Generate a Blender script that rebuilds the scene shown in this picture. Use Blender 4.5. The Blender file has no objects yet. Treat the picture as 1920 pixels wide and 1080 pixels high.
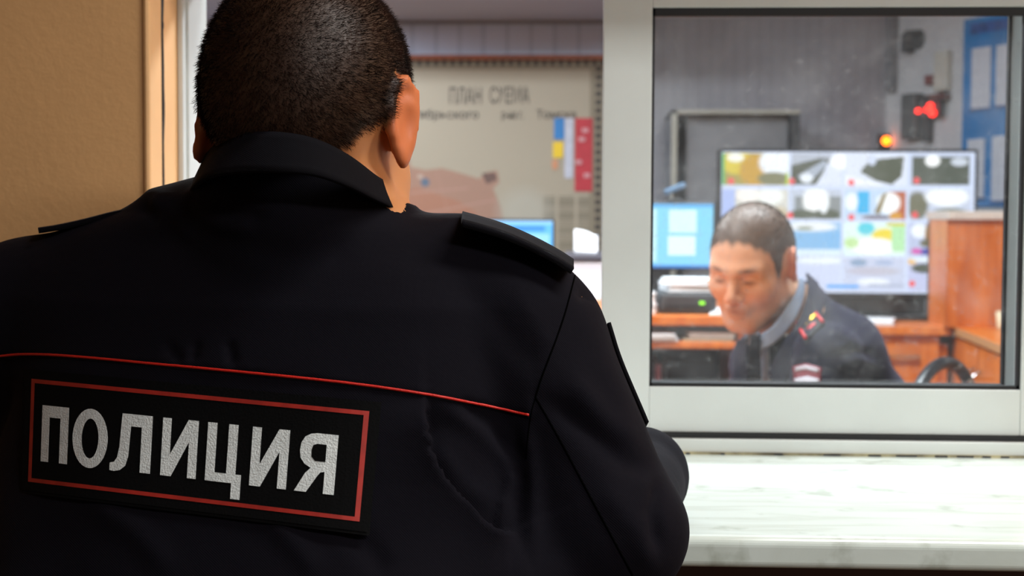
import bpy, bmesh, math, random
import numpy as np
from mathutils import Vector, Matrix
from mathutils.bvhtree import BVHTree
from math import radians as R_, sin, cos, pi

SC = bpy.context.scene
random.seed(5); RNG = np.random.default_rng(7)

# ------------------------------------------------------------------ camera
FPX = 2667.0
CAM = np.array([0.0, 0.0, 1.45])
YAW, PITCH, ROLL = R_(2.628), R_(2.768), R_(0.262)
_f = np.array([-sin(YAW)*cos(PITCH), cos(YAW)*cos(PITCH), -sin(PITCH)])
_r0 = np.array([cos(YAW), sin(YAW), 0.0]); _u0 = np.cross(_r0, _f)
C_R = cos(ROLL)*_r0 + sin(ROLL)*_u0
C_U = -sin(ROLL)*_r0 + cos(ROLL)*_u0
C_F = _f
cam_d = bpy.data.cameras.new('camera'); cam = bpy.data.objects.new('camera', cam_d)
SC.collection.objects.link(cam)
cam.matrix_world = Matrix(((C_R[0], C_U[0], -C_F[0], CAM[0]), (C_R[1], C_U[1], -C_F[1], CAM[1]),
                           (C_R[2], C_U[2], -C_F[2], CAM[2]), (0, 0, 0, 1)))
cam_d.sensor_width = 36.0; cam_d.lens = 36.0*FPX/1920.0
cam_d.clip_start = 0.05; cam_d.clip_end = 60
cam_d.dof.use_dof = True; cam_d.dof.focus_distance = 1.14; cam_d.dof.aperture_fstop = 8.0
SC.camera = cam

# ------------------------------------------------------------------ world, lights, exposure
w = bpy.data.worlds.new('world'); SC.world = w; w.use_nodes = True
w.node_tree.nodes['Background'].inputs[0].default_value = (0.85, 0.92, 1.0, 1)
w.node_tree.nodes['Background'].inputs[1].default_value = 0.06

def area(name, loc, size, power, color, target=None, spread=180):
    l = bpy.data.lights.new(name, 'AREA'); l.shape = 'RECTANGLE'; l.size, l.size_y = size
    l.energy = power; l.color = color; l.spread = R_(spread)
    o = bpy.data.objects.new(name, l); SC.collection.objects.link(o); o.location = loc
    if target is not None:
        d = Vector(target)-Vector(loc); o.rotation_euler = d.to_track_quat('-Z', 'Y').to_euler()
    return o
area('corridor_lamp_light', (0.95, 0.95, 2.56), (1.1, 0.25), 20, (0.99, 1.0, 0.96))
area('corridor_rear_light', (1.25, -0.55, 2.56), (1.1, 0.25), 42, (1.0, 0.97, 0.93))
area('room_lamp_light', (0.55, 3.1, 2.66), (1.2, 0.3), 80, (0.84, 0.93, 1.0))
area('room_lamp_light_front', (-.55, 2.25, 2.66), (1.2, 0.3), 40, (0.90, 0.96, 1.0))
area('soffit_fill_light', (-1.05, 5.55, 2.255), (.5, 0.1), 5, (0.85, 0.92, 1.0))  # added fill that lifts the wall band under the soffit
area('room_lamp_light_rear', (-0.9, 4.2, 2.66), (1.2, 0.3), 85, (0.84, 0.93, 1.0))
SC.view_settings.view_transform = 'Standard'; SC.view_settings.look = 'None'
SC.view_settings.exposure = 0.0; SC.view_settings.gamma = 1.0
SC.view_settings.use_curve_mapping = False
SC.cycles.use_denoising = True
SC.cycles.max_bounces = 8; SC.cycles.transparent_max_bounces = 12
SC.cycles.caustics_reflective = False; SC.cycles.caustics_refractive = False
SC.cycles.sample_clamp_indirect = 4.0

# ------------------------------------------------------------------ space helpers
def W(px, py, d):
    """world point seen at (px,py) at depth d along the view axis"""
    return CAM + d*(C_F + (px-960)/FPX*C_R - (py-540)/FPX*C_U)
def WY(px, py, Y):
    v = C_F + (px-960)/FPX*C_R - (py-540)/FPX*C_U
    return CAM + v*(Y-CAM[1])/v[1]
def WZ(px, py, Z):
    v = C_F + (px-960)/FPX*C_R - (py-540)/FPX*C_U
    return CAM + v*(Z-CAM[2])/v[2]
def PROJ(P):
    P = np.asarray(P) - CAM
    d = P@C_F
    return np.stack([960+FPX*(P@C_R)/d, 540-FPX*(P@C_U)/d, d], -1)

# ------------------------------------------------------------------ materials
def lin(c):
    if isinstance(c, str): c = tuple(int(c[i:i+2], 16)/255 for i in (0, 2, 4))
    return tuple(((x/12.92) if x <= 0.04045 else ((x+0.055)/1.055)**2.4) for x in c)
def mat(name, c, rough=0.5, metal=0.0, var=0.0, vscale=20, bump=0.0, bscale=80, spec=0.5, c2=None, emit=0, sheen=0, stretch=(1, 1, 1)):
    m = bpy.data.materials.new(name); m.use_nodes = True
    nt = m.node_tree; b = nt.nodes['Principled BSDF']
    col = lin(c)+(1,)
    b.inputs['Base Color'].default_value = col
    b.inputs['Roughness'].default_value = rough; b.inputs['Metallic'].default_value = metal
    b.inputs['Specular IOR Level'].default_value = spec
    if sheen: b.inputs['Sheen Weight'].default_value = sheen
    tc = nt.nodes.new('ShaderNodeTexCoord'); mp = nt.nodes.new('ShaderNodeMapping')
    mp.inputs['Scale'].default_value = stretch
    nt.links.new(tc.outputs['Object'], mp.inputs[0])
    if var > 0 or c2:
        n = nt.nodes.new('ShaderNodeTexNoise'); n.inputs['Scale'].default_value = vscale; n.inputs['Detail'].default_value = 6
        nt.links.new(mp.outputs[0], n.inputs['Vector'])
        rp = nt.nodes.new('ShaderNodeValToRGB')
        if c2: a = col; z = lin(c2)+(1,)
        else:
            a = tuple(x*(1-var) for x in col[:3])+(1,); z = tuple(min(1, x*(1+var)) for x in col[:3])+(1,)
        rp.color_ramp.elements[0].position = 0.35; rp.color_ramp.elements[1].position = 0.65
        rp.color_ramp.elements[0].color = a; rp.color_ramp.elements[1].color = z
        nt.links.new(n.outputs['Fac'], rp.inputs[0]); nt.links.new(rp.outputs[0], b.inputs['Base Color'])
    if bump > 0:
        n = nt.nodes.new('ShaderNodeTexNoise'); n.inputs['Scale'].default_value = bscale; n.inputs['Detail'].default_value = 4
        nt.links.new(mp.outputs[0], n.inputs['Vector'])
        bp = nt.nodes.new('ShaderNodeBump'); bp.inputs['Strength'].default_value = bump; bp.inputs['Distance'].default_value = 0.002
        nt.links.new(n.outputs['Fac'], bp.inputs['Height']); nt.links.new(bp.outputs[0], b.inputs['Normal'])
    if emit:
        b.inputs['Emission Color'].default_value = col; b.inputs['Emission Strength'].default_value = emit
    return m
def attr_mat(name, attr, emit=None, rough=0.5, base=None, sss=0):
    m = bpy.data.materials.new(name); m.use_nodes = True
    nt = m.node_tree; b = nt.nodes['Principled BSDF']; b.inputs['Roughness'].default_value = rough
    a = nt.nodes.new('ShaderNodeAttribute'); a.attribute_name = attr
    if emit:
        b.inputs['Base Color'].default_value = (0.01, 0.01, 0.01, 1)
        nt.links.new(a.outputs['Color'], b.inputs['Emission Color']); b.inputs['Emission Strength'].default_value = emit
    else:
        nt.links.new(a.outputs['Color'], b.inputs['Base Color'])
    if sss:
        b.inputs['Subsurface Weight'].default_value = sss; b.inputs['Subsurface Radius'].default_value = (1, .35, .2)
        b.inputs['Subsurface Scale'].default_value = 0.006
    return m
def wood(name, c1, c2, rough=0.35, scale=3.0, axis='Z'):
    m = bpy.data.materials.new(name); m.use_nodes = True; nt = m.node_tree; b = nt.nodes['Principled BSDF']
    tc = nt.nodes.new('ShaderNodeTexCoord'); mp = nt.nodes.new('ShaderNodeMapping')
    mp.inputs['Scale'].default_value = {'Z': (1, 1, .08), 'X': (.08, 1, 1), 'Y': (1, .08, 1)}[axis]
    n = nt.nodes.new('ShaderNodeTexNoise'); n.inputs['Scale'].default_value = 12*scale; n.inputs['Detail'].default_value = 8
    n.inputs['Distortion'].default_value = 0.6
    rp = nt.nodes.new('ShaderNodeValToRGB'); rp.color_ramp.elements[0].position = .3; rp.color_ramp.elements[1].position = .7
    rp.color_ramp.elements[0].color = lin(c1)+(1,); rp.color_ramp.elements[1].color = lin(c2)+(1,)
    nt.links.new(tc.outputs['Object'], mp.inputs[0]); nt.links.new(mp.outputs[0], n.inputs['Vector'])
    nt.links.new(n.outputs['Fac'], rp.inputs[0]); nt.links.new(rp.outputs[0], b.inputs['Base Color'])
    b.inputs['Roughness'].default_value = rough
    return m
def stripes(name, c, c2, period, rough=.5, axis=0):
    m = bpy.data.materials.new(name); m.use_nodes = True; nt = m.node_tree; b = nt.nodes['Principled BSDF']
    tc = nt.nodes.new('ShaderNodeTexCoord'); sp = nt.nodes.new('ShaderNodeSeparateXYZ')
    nt.links.new(tc.outputs['Object'], sp.inputs[0])
    dv = nt.nodes.new('ShaderNodeMath'); dv.operation = 'DIVIDE'; dv.inputs[1].default_value = period
    nt.links.new(sp.outputs[axis], dv.inputs[0])
    fr = nt.nodes.new('ShaderNodeMath'); fr.operation = 'FRACT'; nt.links.new(dv.outputs[0], fr.inputs[0])
    rp = nt.nodes.new('ShaderNodeValToRGB'); rp.color_ramp.interpolation = 'EASE'
    e = rp.color_ramp.elements; e[0].position = 0; e[0].color = lin(c2)+(1,); e[1].position = .14; e[1].color = lin(c)+(1,)
    x = e.new(.86); x.color = lin(c)+(1,); x = e.new(1.0); x.color = lin(c2)+(1,)
    n = nt.nodes.new('ShaderNodeTexNoise'); n.inputs['Scale'].default_value = 1.6; n.inputs['Detail'].default_value = 3
    nt.links.new(tc.outputs['Object'], n.inputs['Vector'])
    mx = nt.nodes.new('ShaderNodeMix'); mx.data_type = 'RGBA'; mx.blend_type = 'MULTIPLY'; mx.inputs[0].default_value = .35
    nt.links.new(fr.outputs[0], rp.inputs[0]); nt.links.new(rp.outputs[0], mx.inputs[6]); nt.links.new(n.outputs['Fac'], mx.inputs[7])
    nt.links.new(mx.outputs[2], b.inputs['Base Color']); b.inputs['Roughness'].default_value = rough
    return m

M = {}
M['peach'] = mat('peach_paint', 'e6b27a', .6, var=.05, vscale=6, bump=.25, bscale=120)
M['jamb'] = mat('jamb_paint', 'f0bc84', .5, var=.06, vscale=9, bump=.15, bscale=60)
M['brown_paint'] = mat('brown_paint', '4c3230', .55, var=.1, vscale=8, bump=.2)
M['white_metal'] = mat('white_aluminium', 'd2d6d4', .38, var=.02, vscale=15, bump=.03, bscale=400)
M['grey_metal'] = mat('grey_aluminium', 'a9abaa', .4)
M['black_rubber'] = mat('black_rubber', '151417', .6)
M['caulk'] = mat('yellowed_sealant', 'b9b08c', .7, c2='5c5442', vscale=30)
M['room_wall'] = stripes('panelled_wall', 'b0bcd8', '9ca8c4', .10)
M['room_wall_light'] = mat('pale_wall', 'b4b4b8', .7, var=.04)
M['ceiling'] = mat('ceiling_paint', 'b5b1ba', .8)
M['floor'] = mat('floor_linoleum', '6b5d50', .5, var=.1)
M['orange_wood'] = wood('orange_veneer', 'c2621e', 'dc8038')
M['red_wood'] = wood('reddish_veneer', 'ae5420', 'cf7230')
M['brown_frame'] = mat('brown_wood_frame', '7a3a1c', .5, var=.15)
M['black_plastic'] = mat('black_plastic', '17171b', .35)
M['dark_plastic'] = mat('dark_plastic', '2b2a2e', .5)
M['paper'] = mat('white_paper', 'eceef2', .7, var=.02)
M['cream_paper'] = mat('cream_paper', 'cfc0a0', .7, var=.03)
M['chrome'] = mat('chrome', 'd8d8d8', .15, metal=1)
M['lamp_white'] = mat('lamp_diffuser', 'ffffff', .5, emit=4)
M['grey_cabinet'] = mat('grey_metal_cabinet', '6f6e72', .5, var=.05)
M['cream_trim'] = mat('cream_trim', '9b968a', .6)

# sill: white laminate with faint slanted marble veins
def sill_mat():
    m = bpy.data.materials.new('marbled_white_laminate'); m.use_nodes = True; nt = m.node_tree; b = nt.nodes['Principled BSDF']
    tc = nt.nodes.new('ShaderNodeTexCoord'); mp = nt.nodes.new('ShaderNodeMapping')
    mp.inputs['Rotation'].default_value = (0, 0, R_(32)); mp.inputs['Scale'].default_value = (2.0, 14, 4)
    n = nt.nodes.new('ShaderNodeTexNoise'); n.inputs['Scale'].default_value = 3.2; n.inputs['Detail'].default_value = 8; n.inputs['Distortion'].default_value = .8
    rp = nt.nodes.new('ShaderNodeValToRGB'); e = rp.color_ramp.elements
    e[0].position = .32; e[0].color = lin('cfd8d0')+(1,); e[1].position = .52; e[1].color = lin('dfe9e4')+(1,)
    nt.links.new(tc.outputs['Object'], mp.inputs[0]); nt.links.new(mp.outputs[0], n.inputs['Vector'])
    nt.links.new(n.outputs['Fac'], rp.inputs[0])
    s = nt.nodes.new('ShaderNodeTexNoise'); s.inputs['Scale'].default_value = 22; s.inputs['Detail'].default_value = 5
    nt.links.new(tc.outputs['Object'], s.inputs['Vector'])
    r2 = nt.nodes.new('ShaderNodeValToRGB'); e = r2.color_ramp.elements
    e[0].position = .30; e[0].color = lin('c9c9c0')+(1,); e[1].position = .40; e[1].color = (1, 1, 1, 1)
    nt.links.new(s.outputs['Fac'], r2.inputs[0])
    mx = nt.nodes.new('ShaderNodeMix'); mx.data_type = 'RGBA'; mx.blend_type = 'MULTIPLY'; mx.inputs[0].default_value = .6
    nt.links.new(rp.outputs[0], mx.inputs[6]); nt.links.new(r2.outputs[0], mx.inputs[7])
    nt.links.new(mx.outputs[2], b.inputs['Base Color']); b.inputs['Roughness'].default_value = .22
    return m
M['sill'] = sill_mat()
def glass_mat():
    m = bpy.data.materials.new('dusty_glass'); m.use_nodes = True; nt = m.node_tree
    for n in list(nt.nodes): nt.nodes.remove(n)
    o = nt.nodes.new('ShaderNodeOutputMaterial'); t = nt.nodes.new('ShaderNodeBsdfTransparent')
    t.inputs[0].default_value = (.97, .98, .98, 1)
    g = nt.nodes.new('ShaderNodeBsdfGlossy'); g.inputs['Roughness'].default_value = .02
    d = nt.nodes.new('ShaderNodeBsdfDiffuse'); d.inputs[0].default_value = (.8, .82, .86, 1)
    tc = nt.nodes.new('ShaderNodeTexCoord')
    n = nt.nodes.new('ShaderNodeTexNoise'); n.inputs['Scale'].default_value = 9; n.inputs['Detail'].default_value = 7; n.inputs['Distortion'].default_value = 1.2
    n2 = nt.nodes.new('ShaderNodeTexNoise'); n2.inputs['Scale'].default_value = 90; n2.inputs['Detail'].default_value = 3
    nt.links.new(tc.outputs['Object'], n.inputs['Vector']); nt.links.new(tc.outputs['Object'], n2.inputs['Vector'])
    rp = nt.nodes.new('ShaderNodeMapRange'); rp.inputs[1].default_value = .45; rp.inputs[2].default_value = .8; rp.inputs[3].default_value = .006; rp.inputs[4].default_value = .07
    rq = nt.nodes.new('ShaderNodeMapRange'); rq.inputs[1].default_value = .60; rq.inputs[2].default_value = .8; rq.inputs[3].default_value = .0; rq.inputs[4].default_value = .10
    nt.links.new(n.outputs['Fac'], rp.inputs[0]); nt.links.new(n2.outputs['Fac'], rq.inputs[0])
    ad = nt.nodes.new('ShaderNodeMath'); ad.operation = 'ADD'; nt.links.new(rp.outputs[0], ad.inputs[0]); nt.links.new(rq.outputs[0], ad.inputs[1])
    m1 = nt.nodes.new('ShaderNodeMixShader'); m2 = nt.nodes.new('ShaderNodeMixShader'); m1.inputs[0].default_value = .035
    nt.links.new(t.outputs[0], m1.inputs[1]); nt.links.new(g.outputs[0], m1.inputs[2])
    nt.links.new(ad.outputs[0], m2.inputs[0]); nt.links.new(m1.outputs[0], m2.inputs[1]); nt.links.new(d.outputs[0], m2.inputs[2])
    nt.links.new(m2.outputs[0], o.inputs[0])
    return m
M['glass'] = glass_mat()

# ------------------------------------------------------------------ mesh helpers
def link(name, me, parent=None, mats=(), smooth=False):
    o = bpy.data.objects.new(name, me); SC.collection.objects.link(o)
    for m in (mats if isinstance(mats, (list, tuple)) else [mats]): me.materials.append(m)
    if smooth:
        me.polygons.foreach_set('use_smooth', [True]*len(me.polygons))
    if parent is not None:
        o.parent = parent; o.matrix_parent_inverse = Matrix.Translation(-parent.location) if parent.type == 'EMPTY' else Matrix()
    return o
def tag(o, label=None, cat=None, group=None, kind=None):
    for k, v in (('label', label), ('category', cat), ('group', group), ('kind', kind)):
        if v: o[k] = v
    return o
def thing(name, loc, label, cat, group=None):
    o = bpy.data.objects.new(name, None); SC.collection.objects.link(o); o.location = loc; o.empty_display_size = .05
    return tag(o, label, cat, group)
def struct(o): return tag(o, kind='structure')
def from_np(name, v, f, parent=None, mats=(), smooth=True):
    me = bpy.data.meshes.new(name); me.from_pydata(np.asarray(v).tolist(), [], np.asarray(f).tolist() if isinstance(f, np.ndarray) else f)
    me.update(); return link(name, me, parent, mats, smooth)
def bm_box(bm, x0, x1, y0, y1, z0, z1, bevel=0.0, seg=2, rot=None, mi=0):
    r = bmesh.ops.create_cube(bm, size=1.0)
    vs = r['verts']
    for v in vs: v.co = Vector(((x0+x1)/2+v.co.x*(x1-x0), (y0+y1)/2+v.co.y*(y1-y0), (z0+z1)/2+v.co.z*(z1-z0)))
    fs = set(f for v in vs for f in v.link_faces)
    for f in fs: f.material_index = mi
    if bevel > 0:
        es = list(set(e for v in vs for e in v.link_edges))
        g = bmesh.ops.bevel(bm, geom=es, offset=bevel, segments=seg, affect='EDGES', profile=.5)
        vs = g['verts']
        for f in g['faces']: f.material_index = mi
    if rot:
        c = Vector(((x0+x1)/2, (y0+y1)/2, (z0+z1)/2))
        vv = set(v for v in vs) if bevel <= 0 else set(v for v in bm.verts if v in set(vs))
        bmesh.ops.rotate(bm, verts=list(vv), cent=c, matrix=rot)
    return vs
def box(name, x0, x1, y0, y1, z0, z1, m, parent=None, bevel=0.0, seg=2):
    bm = bmesh.new(); bm_box(bm, x0, x1, y0, y1, z0, z1, bevel, seg)
    me = bpy.data.meshes.new(name); bm.to_mesh(me); bm.free()
    return link(name, me, parent, m)
def boxes(name, lst, m, parent=None, bevel=0.0):
    bm = bmesh.new()
    for b in lst: bm_box(bm, *b, bevel=bevel)
    me = bpy.data.meshes.new(name); bm.to_mesh(me); bm.free()
    return link(name, me, parent, m)
def tube(name, pts, r, m, parent=None, n=10, closed=False):
    pts = [Vector(p) for p in pts]; N = len(pts); V = []; F = []
    rs = r if isinstance(r, (list, tuple)) else [r]*N
    prev = None
    for i, p in enumerate(pts):
        a = pts[(i-1) % N] if (closed or i > 0) else p; b = pts[(i+1) % N] if (closed or i < N-1) else p
        t = (b-a).normalized()
        if prev is None:
            u = t.orthogonal().normalized()
        else:
            u = (prev - t*prev.dot(t)).normalized()
        prev = u; v = t.cross(u)
        for k in range(n):
            an = 2*pi*k/n; V.append(p+(u*cos(an)+v*sin(an))*rs[i])
    for i in range(N if closed else N-1):
        for k in range(n):
            a = i*n+k; b = i*n+(k+1) % n; c = ((i+1) % N)*n+(k+1) % n; d = ((i+1) % N)*n+k
            F.append((a, b, c, d))
    if not closed:
        F.append(tuple(range(n))[::-1]); F.append(tuple((N-1)*n+k for k in range(n)))
    me = bpy.data.meshes.new(name); me.from_pydata([tuple(v) for v in V], [], F); me.update()
    return link(name, me, parent, m, True)
def smooth_path(pts, n=8):
    pts = [np.asarray(p, float) for p in pts]; out = []
    P = [2*pts[0]-pts[1]]+pts+[2*pts[-1]-pts[-2]]
    for i in range(1, len(P)-2):
        for k in range(n):
            t = k/n; a, b, c, d = P[i-1], P[i], P[i+1], P[i+2]
            out.append(.5*((2*b)+(-a+c)*t+(2*a-5*b+4*c-d)*t*t+(-a+3*b-3*c+d)*t**3))
    out.append(pts[-1]); return out
def text_obj(name, s, size, loc, rot, m, parent, sx=1.0, align='CENTER'):
    c = bpy.data.curves.new(name, 'FONT'); c.body = s; c.size = size; c.align_x = align; c.extrude = .0006; c.offset = .0007
    tmp = bpy.data.objects.new(name+'_tmp', c); SC.collection.objects.link(tmp)
    dg = bpy.context.evaluated_depsgraph_get(); me = bpy.data.meshes.new_from_object(tmp.evaluated_get(dg))
    bpy.data.objects.remove(tmp)
    mt = Matrix.Translation(Vector(loc)) @ rot.to_4x4() @ Matrix.Diagonal((sx, 1, 1, 1)); me.transform(mt); me.name = name; me.materials.clear()
    return link(name, me, parent, m)
def set_col(o, cols, name='col'):
    a = o.data.color_attributes.new(name, 'FLOAT_COLOR', 'POINT')
    c = np.ones((len(o.data.vertices), 4), dtype=np.float32); c[:, :3] = cols; a.data.foreach_set('color', c.ravel())

# ------------------------------------------------------------------ implicit-surface modelling of bodies
class Field:
    def __init__(s, lo, hi, h):
        s.lo = np.array(lo, float); s.h = h; n = np.ceil((np.array(hi)-s.lo)/h).astype(int)+1; s.n = n
        s.ax = [(s.lo[i]+h*np.arange(n[i])).astype(np.float32) for i in range(3)]
        s.D = np.full(n, 0.2, np.float32)
    def sub(s, lo, hi):
        i0 = np.clip(np.floor((np.array(lo)-s.lo)/s.h).astype(int), 0, s.n); i1 = np.clip(np.ceil((np.array(hi)-s.lo)/s.h).astype(int)+1, 0, s.n)
        sl = tuple(slice(a, b) for a, b in zip(i0, i1))
        X = s.ax[0][sl[0]][:, None, None]; Y = s.ax[1][sl[1]][None, :, None]; Z = s.ax[2][sl[2]][None, None, :]
        return sl, X, Y, Z
    def put(s, sl, d, k, op):
        a = s.D[sl]
        if a.size == 0: return
        if op == 'add':
            if k > 0:
                h = np.maximum(k-np.abs(a-d), 0)/k; s.D[sl] = np.minimum(a, d)-h*h*k*.25
            else: s.D[sl] = np.minimum(a, d)
        else:
            d = -d
            if k > 0:
                h = np.maximum(k-np.abs(a-d), 0)/k; s.D[sl] = np.maximum(a, d)+h*h*k*.25
            else: s.D[sl] = np.maximum(a, d)
    def cap(s, a, b, ra, rb=None, k=.02, op='add', flat=None):
        """flat=(axis unit vec, factor>1) squeezes the capsule along that axis"""
        rb = ra if rb is None else rb; a = np.array(a, float); b = np.array(b, float)
        m = max(ra, rb)+k+.01
        sl, X, Y, Z = s.sub(np.minimum(a, b)-m, np.maximum(a, b)+m)
        ba = b-a; L = max(float(ba@ba), 1e-9)
        px, py, pz = X-a[0], Y-a[1], Z-a[2]
        t = np.clip((px*ba[0]+py*ba[1]+pz*ba[2])/L, 0, 1)
        qx, qy, qz = px-t*ba[0], py-t*ba[1], pz-t*ba[2]
        q2 = qx*qx+qy*qy+qz*qz
        if flat is not None:
            ax, f = flat; dd = qx*ax[0]+qy*ax[1]+qz*ax[2]; q2 = q2+dd*dd*(f*f-1)
        s.put(sl, np.sqrt(q2)-(ra+(rb-ra)*t), k, op)
    def ell(s, c, r, Rm=None, k=.02, op='add'):
        c = np.array(c, float); r = np.array(r, float); m = r.max()+k+.01
        sl, X, Y, Z = s.sub(c-m, c+m); px, py, pz = X-c[0], Y-c[1], Z-c[2]
        if Rm is not None:
            px, py, pz = (Rm[0, 0]*px+Rm[1, 0]*py+Rm[2, 0]*pz, Rm[0, 1]*px+Rm[1, 1]*py+Rm[2, 1]*pz, Rm[0, 2]*px+Rm[1, 2]*py+Rm[2, 2]*pz)
        k0 = np.sqrt((px/r[0])**2+(py/r[1])**2+(pz/r[2])**2); k1 = np.sqrt((px/r[0]**2)**2+(py/r[1]**2)**2+(pz/r[2]**2)**2)
        s.put(sl, (k0*(k0-1)/np.maximum(k1, 1e-6)).astype(np.float32), k, op)
    def slices(s, rows, phi, n=2.6, off=0.0, k=.03, op='add'):
        """rows: (z, cx, cy, half width, half depth), interpolated along z; phi = yaw of the section"""
        rows = sorted(rows); zz = [r[0] for r in rows]; A = np.array(rows)
        lo = [A[:, 1].min()-.35, A[:, 2].min()-.3, zz[0]-.02]; hi = [A[:, 1].max()+.35, A[:, 2].max()+.3, zz[-1]+.05]
        sl, X, Y, Z = s.sub(lo, hi); zf = Z.ravel()
        def ip(col):
            from numpy import interp
            return interp(zf, zz, A[:, col]).astype(np.float32)[None, None, :]
        cx, cy, a, b = ip(1), ip(2), ip(3)+off, ip(4)+off
        dx, dy = X-cx, Y-cy
        lx = dx*cos(phi)+dy*sin(phi); ly = -dx*sin(phi)+dy*cos(phi)
        q = (np.abs(lx/a)**n+np.abs(ly/b)**n)**(1/n)
        d = (q-1)*np.minimum(a, b)
        d = np.maximum(d, np.maximum(Z-(zz[-1]+off), (zz[0]-off)-Z)*.7)
        s.put(sl, d.astype(np.float32), k, op)
    def mesh(s):
        D = s.D; n = s.n
        S = D < 0
        c = [S[i:n[0]-1+i, j:n[1]-1+j, k:n[2]-1+k] for i in (0, 1) for j in (0, 1) for k in (0, 1)]
        allin = c[0].copy(); anyin = c[0].copy()
        for x in c[1:]: allin &= x; anyin |= x
        act = anyin & ~allin
        I = np.argwhere(act); idx = -np.ones(act.shape, np.int64); idx[tuple(I.T)] = np.arange(len(I))
        acc = np.zeros((len(I), 3)); cnt = np.zeros(len(I))
        cor = np.array([(i, j, k) for i in (0, 1) for j in (0, 1) for k in (0, 1)])
        vals = np.stack([D[tuple((I+o).T)] for o in cor], 1).astype(float)
        for e0 in range(8):
            for e1 in range(e0+1, 8):
                if np.abs(cor[e0]-cor[e1]).sum() != 1: continue
                a, b = vals[:, e0], vals[:, e1]; m = (a < 0) != (b < 0)
                t = np.where(m, a/np.where(m, a-b, 1), 0)
                p = cor[e0]+t[:, None]*(cor[e1]-cor[e0]); acc += p*m[:, None]; cnt += m
        V = (I+acc/cnt[:, None])*s.h+s.lo
        F = []
        for ax in range(3):
            o = [0, 0, 0]; o[ax] = 1
            A = S[:n[0]-o[0], :n[1]-o[1], :n[2]-o[2]]; B = S[o[0]:, o[1]:, o[2]:]
            E = np.argwhere(A != B); u, v = (ax+1) % 3, (ax+2) % 3
            ok = (E[:, u] > 0) & (E[:, v] > 0) & (E[:, u] < n[u]-1) & (E[:, v] < n[v]-1); E = E[ok]
            fl = A[tuple(E.T)]
            q = []
            for du, dv in ((0, 0), (-1, 0), (-1, -1), (0, -1)):
                c_ = E.copy(); c_[:, u] += du; c_[:, v] += dv; q.append(idx[tuple(c_.T)])
            q = np.stack(q, 1); q[~fl] = q[~fl][:, ::-1]; F.append(q)
        F = np.concatenate(F)
        return V, F
def smooth_v(V, F, it=2, lam=.5):
    e = np.concatenate([F[:, [0, 1]], F[:, [1, 2]], F[:, [2, 3]], F[:, [3, 0]]])
    for _ in range(it):
        acc = np.zeros_like(V); cnt = np.zeros(len(V))
        for a, b in ((0, 1), (1, 0)):
            for c in range(3): acc[:, c] += np.bincount(e[:, a], V[e[:, b], c], len(V))
            cnt += np.bincount(e[:, a], minlength=len(V))
        V = V+lam*(acc/cnt[:, None]-V)
    return V
def vnormals(V, F):
    n = np.cross(V[F[:, 2]]-V[F[:, 0]], V[F[:, 3]]-V[F[:, 1]]); N = np.zeros_like(V)
    for k in range(4):
        for c in range(3): N[:, c] += np.bincount(F[:, k], n[:, c], len(V))
    return N/np.maximum(np.linalg.norm(N, axis=1, keepdims=True), 1e-12)
def rotm(*a):
    """product of rotations: rotm(('z',deg),('x',deg)...) applied right to left"""
    m = Matrix.Identity(3)
    for ax, d in a: m = m @ Matrix.Rotation(R_(d), 3, ax.upper())
    return np.array(m)
def lines_dist(P2, line):
    """distance of 2-D points to a polyline, and signed side of the nearest segment"""
    best = np.full(len(P2), 1e9); side = np.zeros(len(P2)); tt = np.zeros(len(P2)); L = len(line)-1
    for i in range(L):
        a = np.array(line[i], float); b = np.array(line[i+1], float); ba = b-a; pa = P2-a
        t = np.clip(pa@ba/(ba@ba), 0, 1); q = pa-t[:, None]*ba; d = np.linalg.norm(q, axis=1)
        m = d < best; best[m] = d[m]; side[m] = np.sign(ba[0]*pa[m, 1]-ba[1]*pa[m, 0]); tt[m] = (i+t[m])/L
    return best, side, tt

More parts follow.
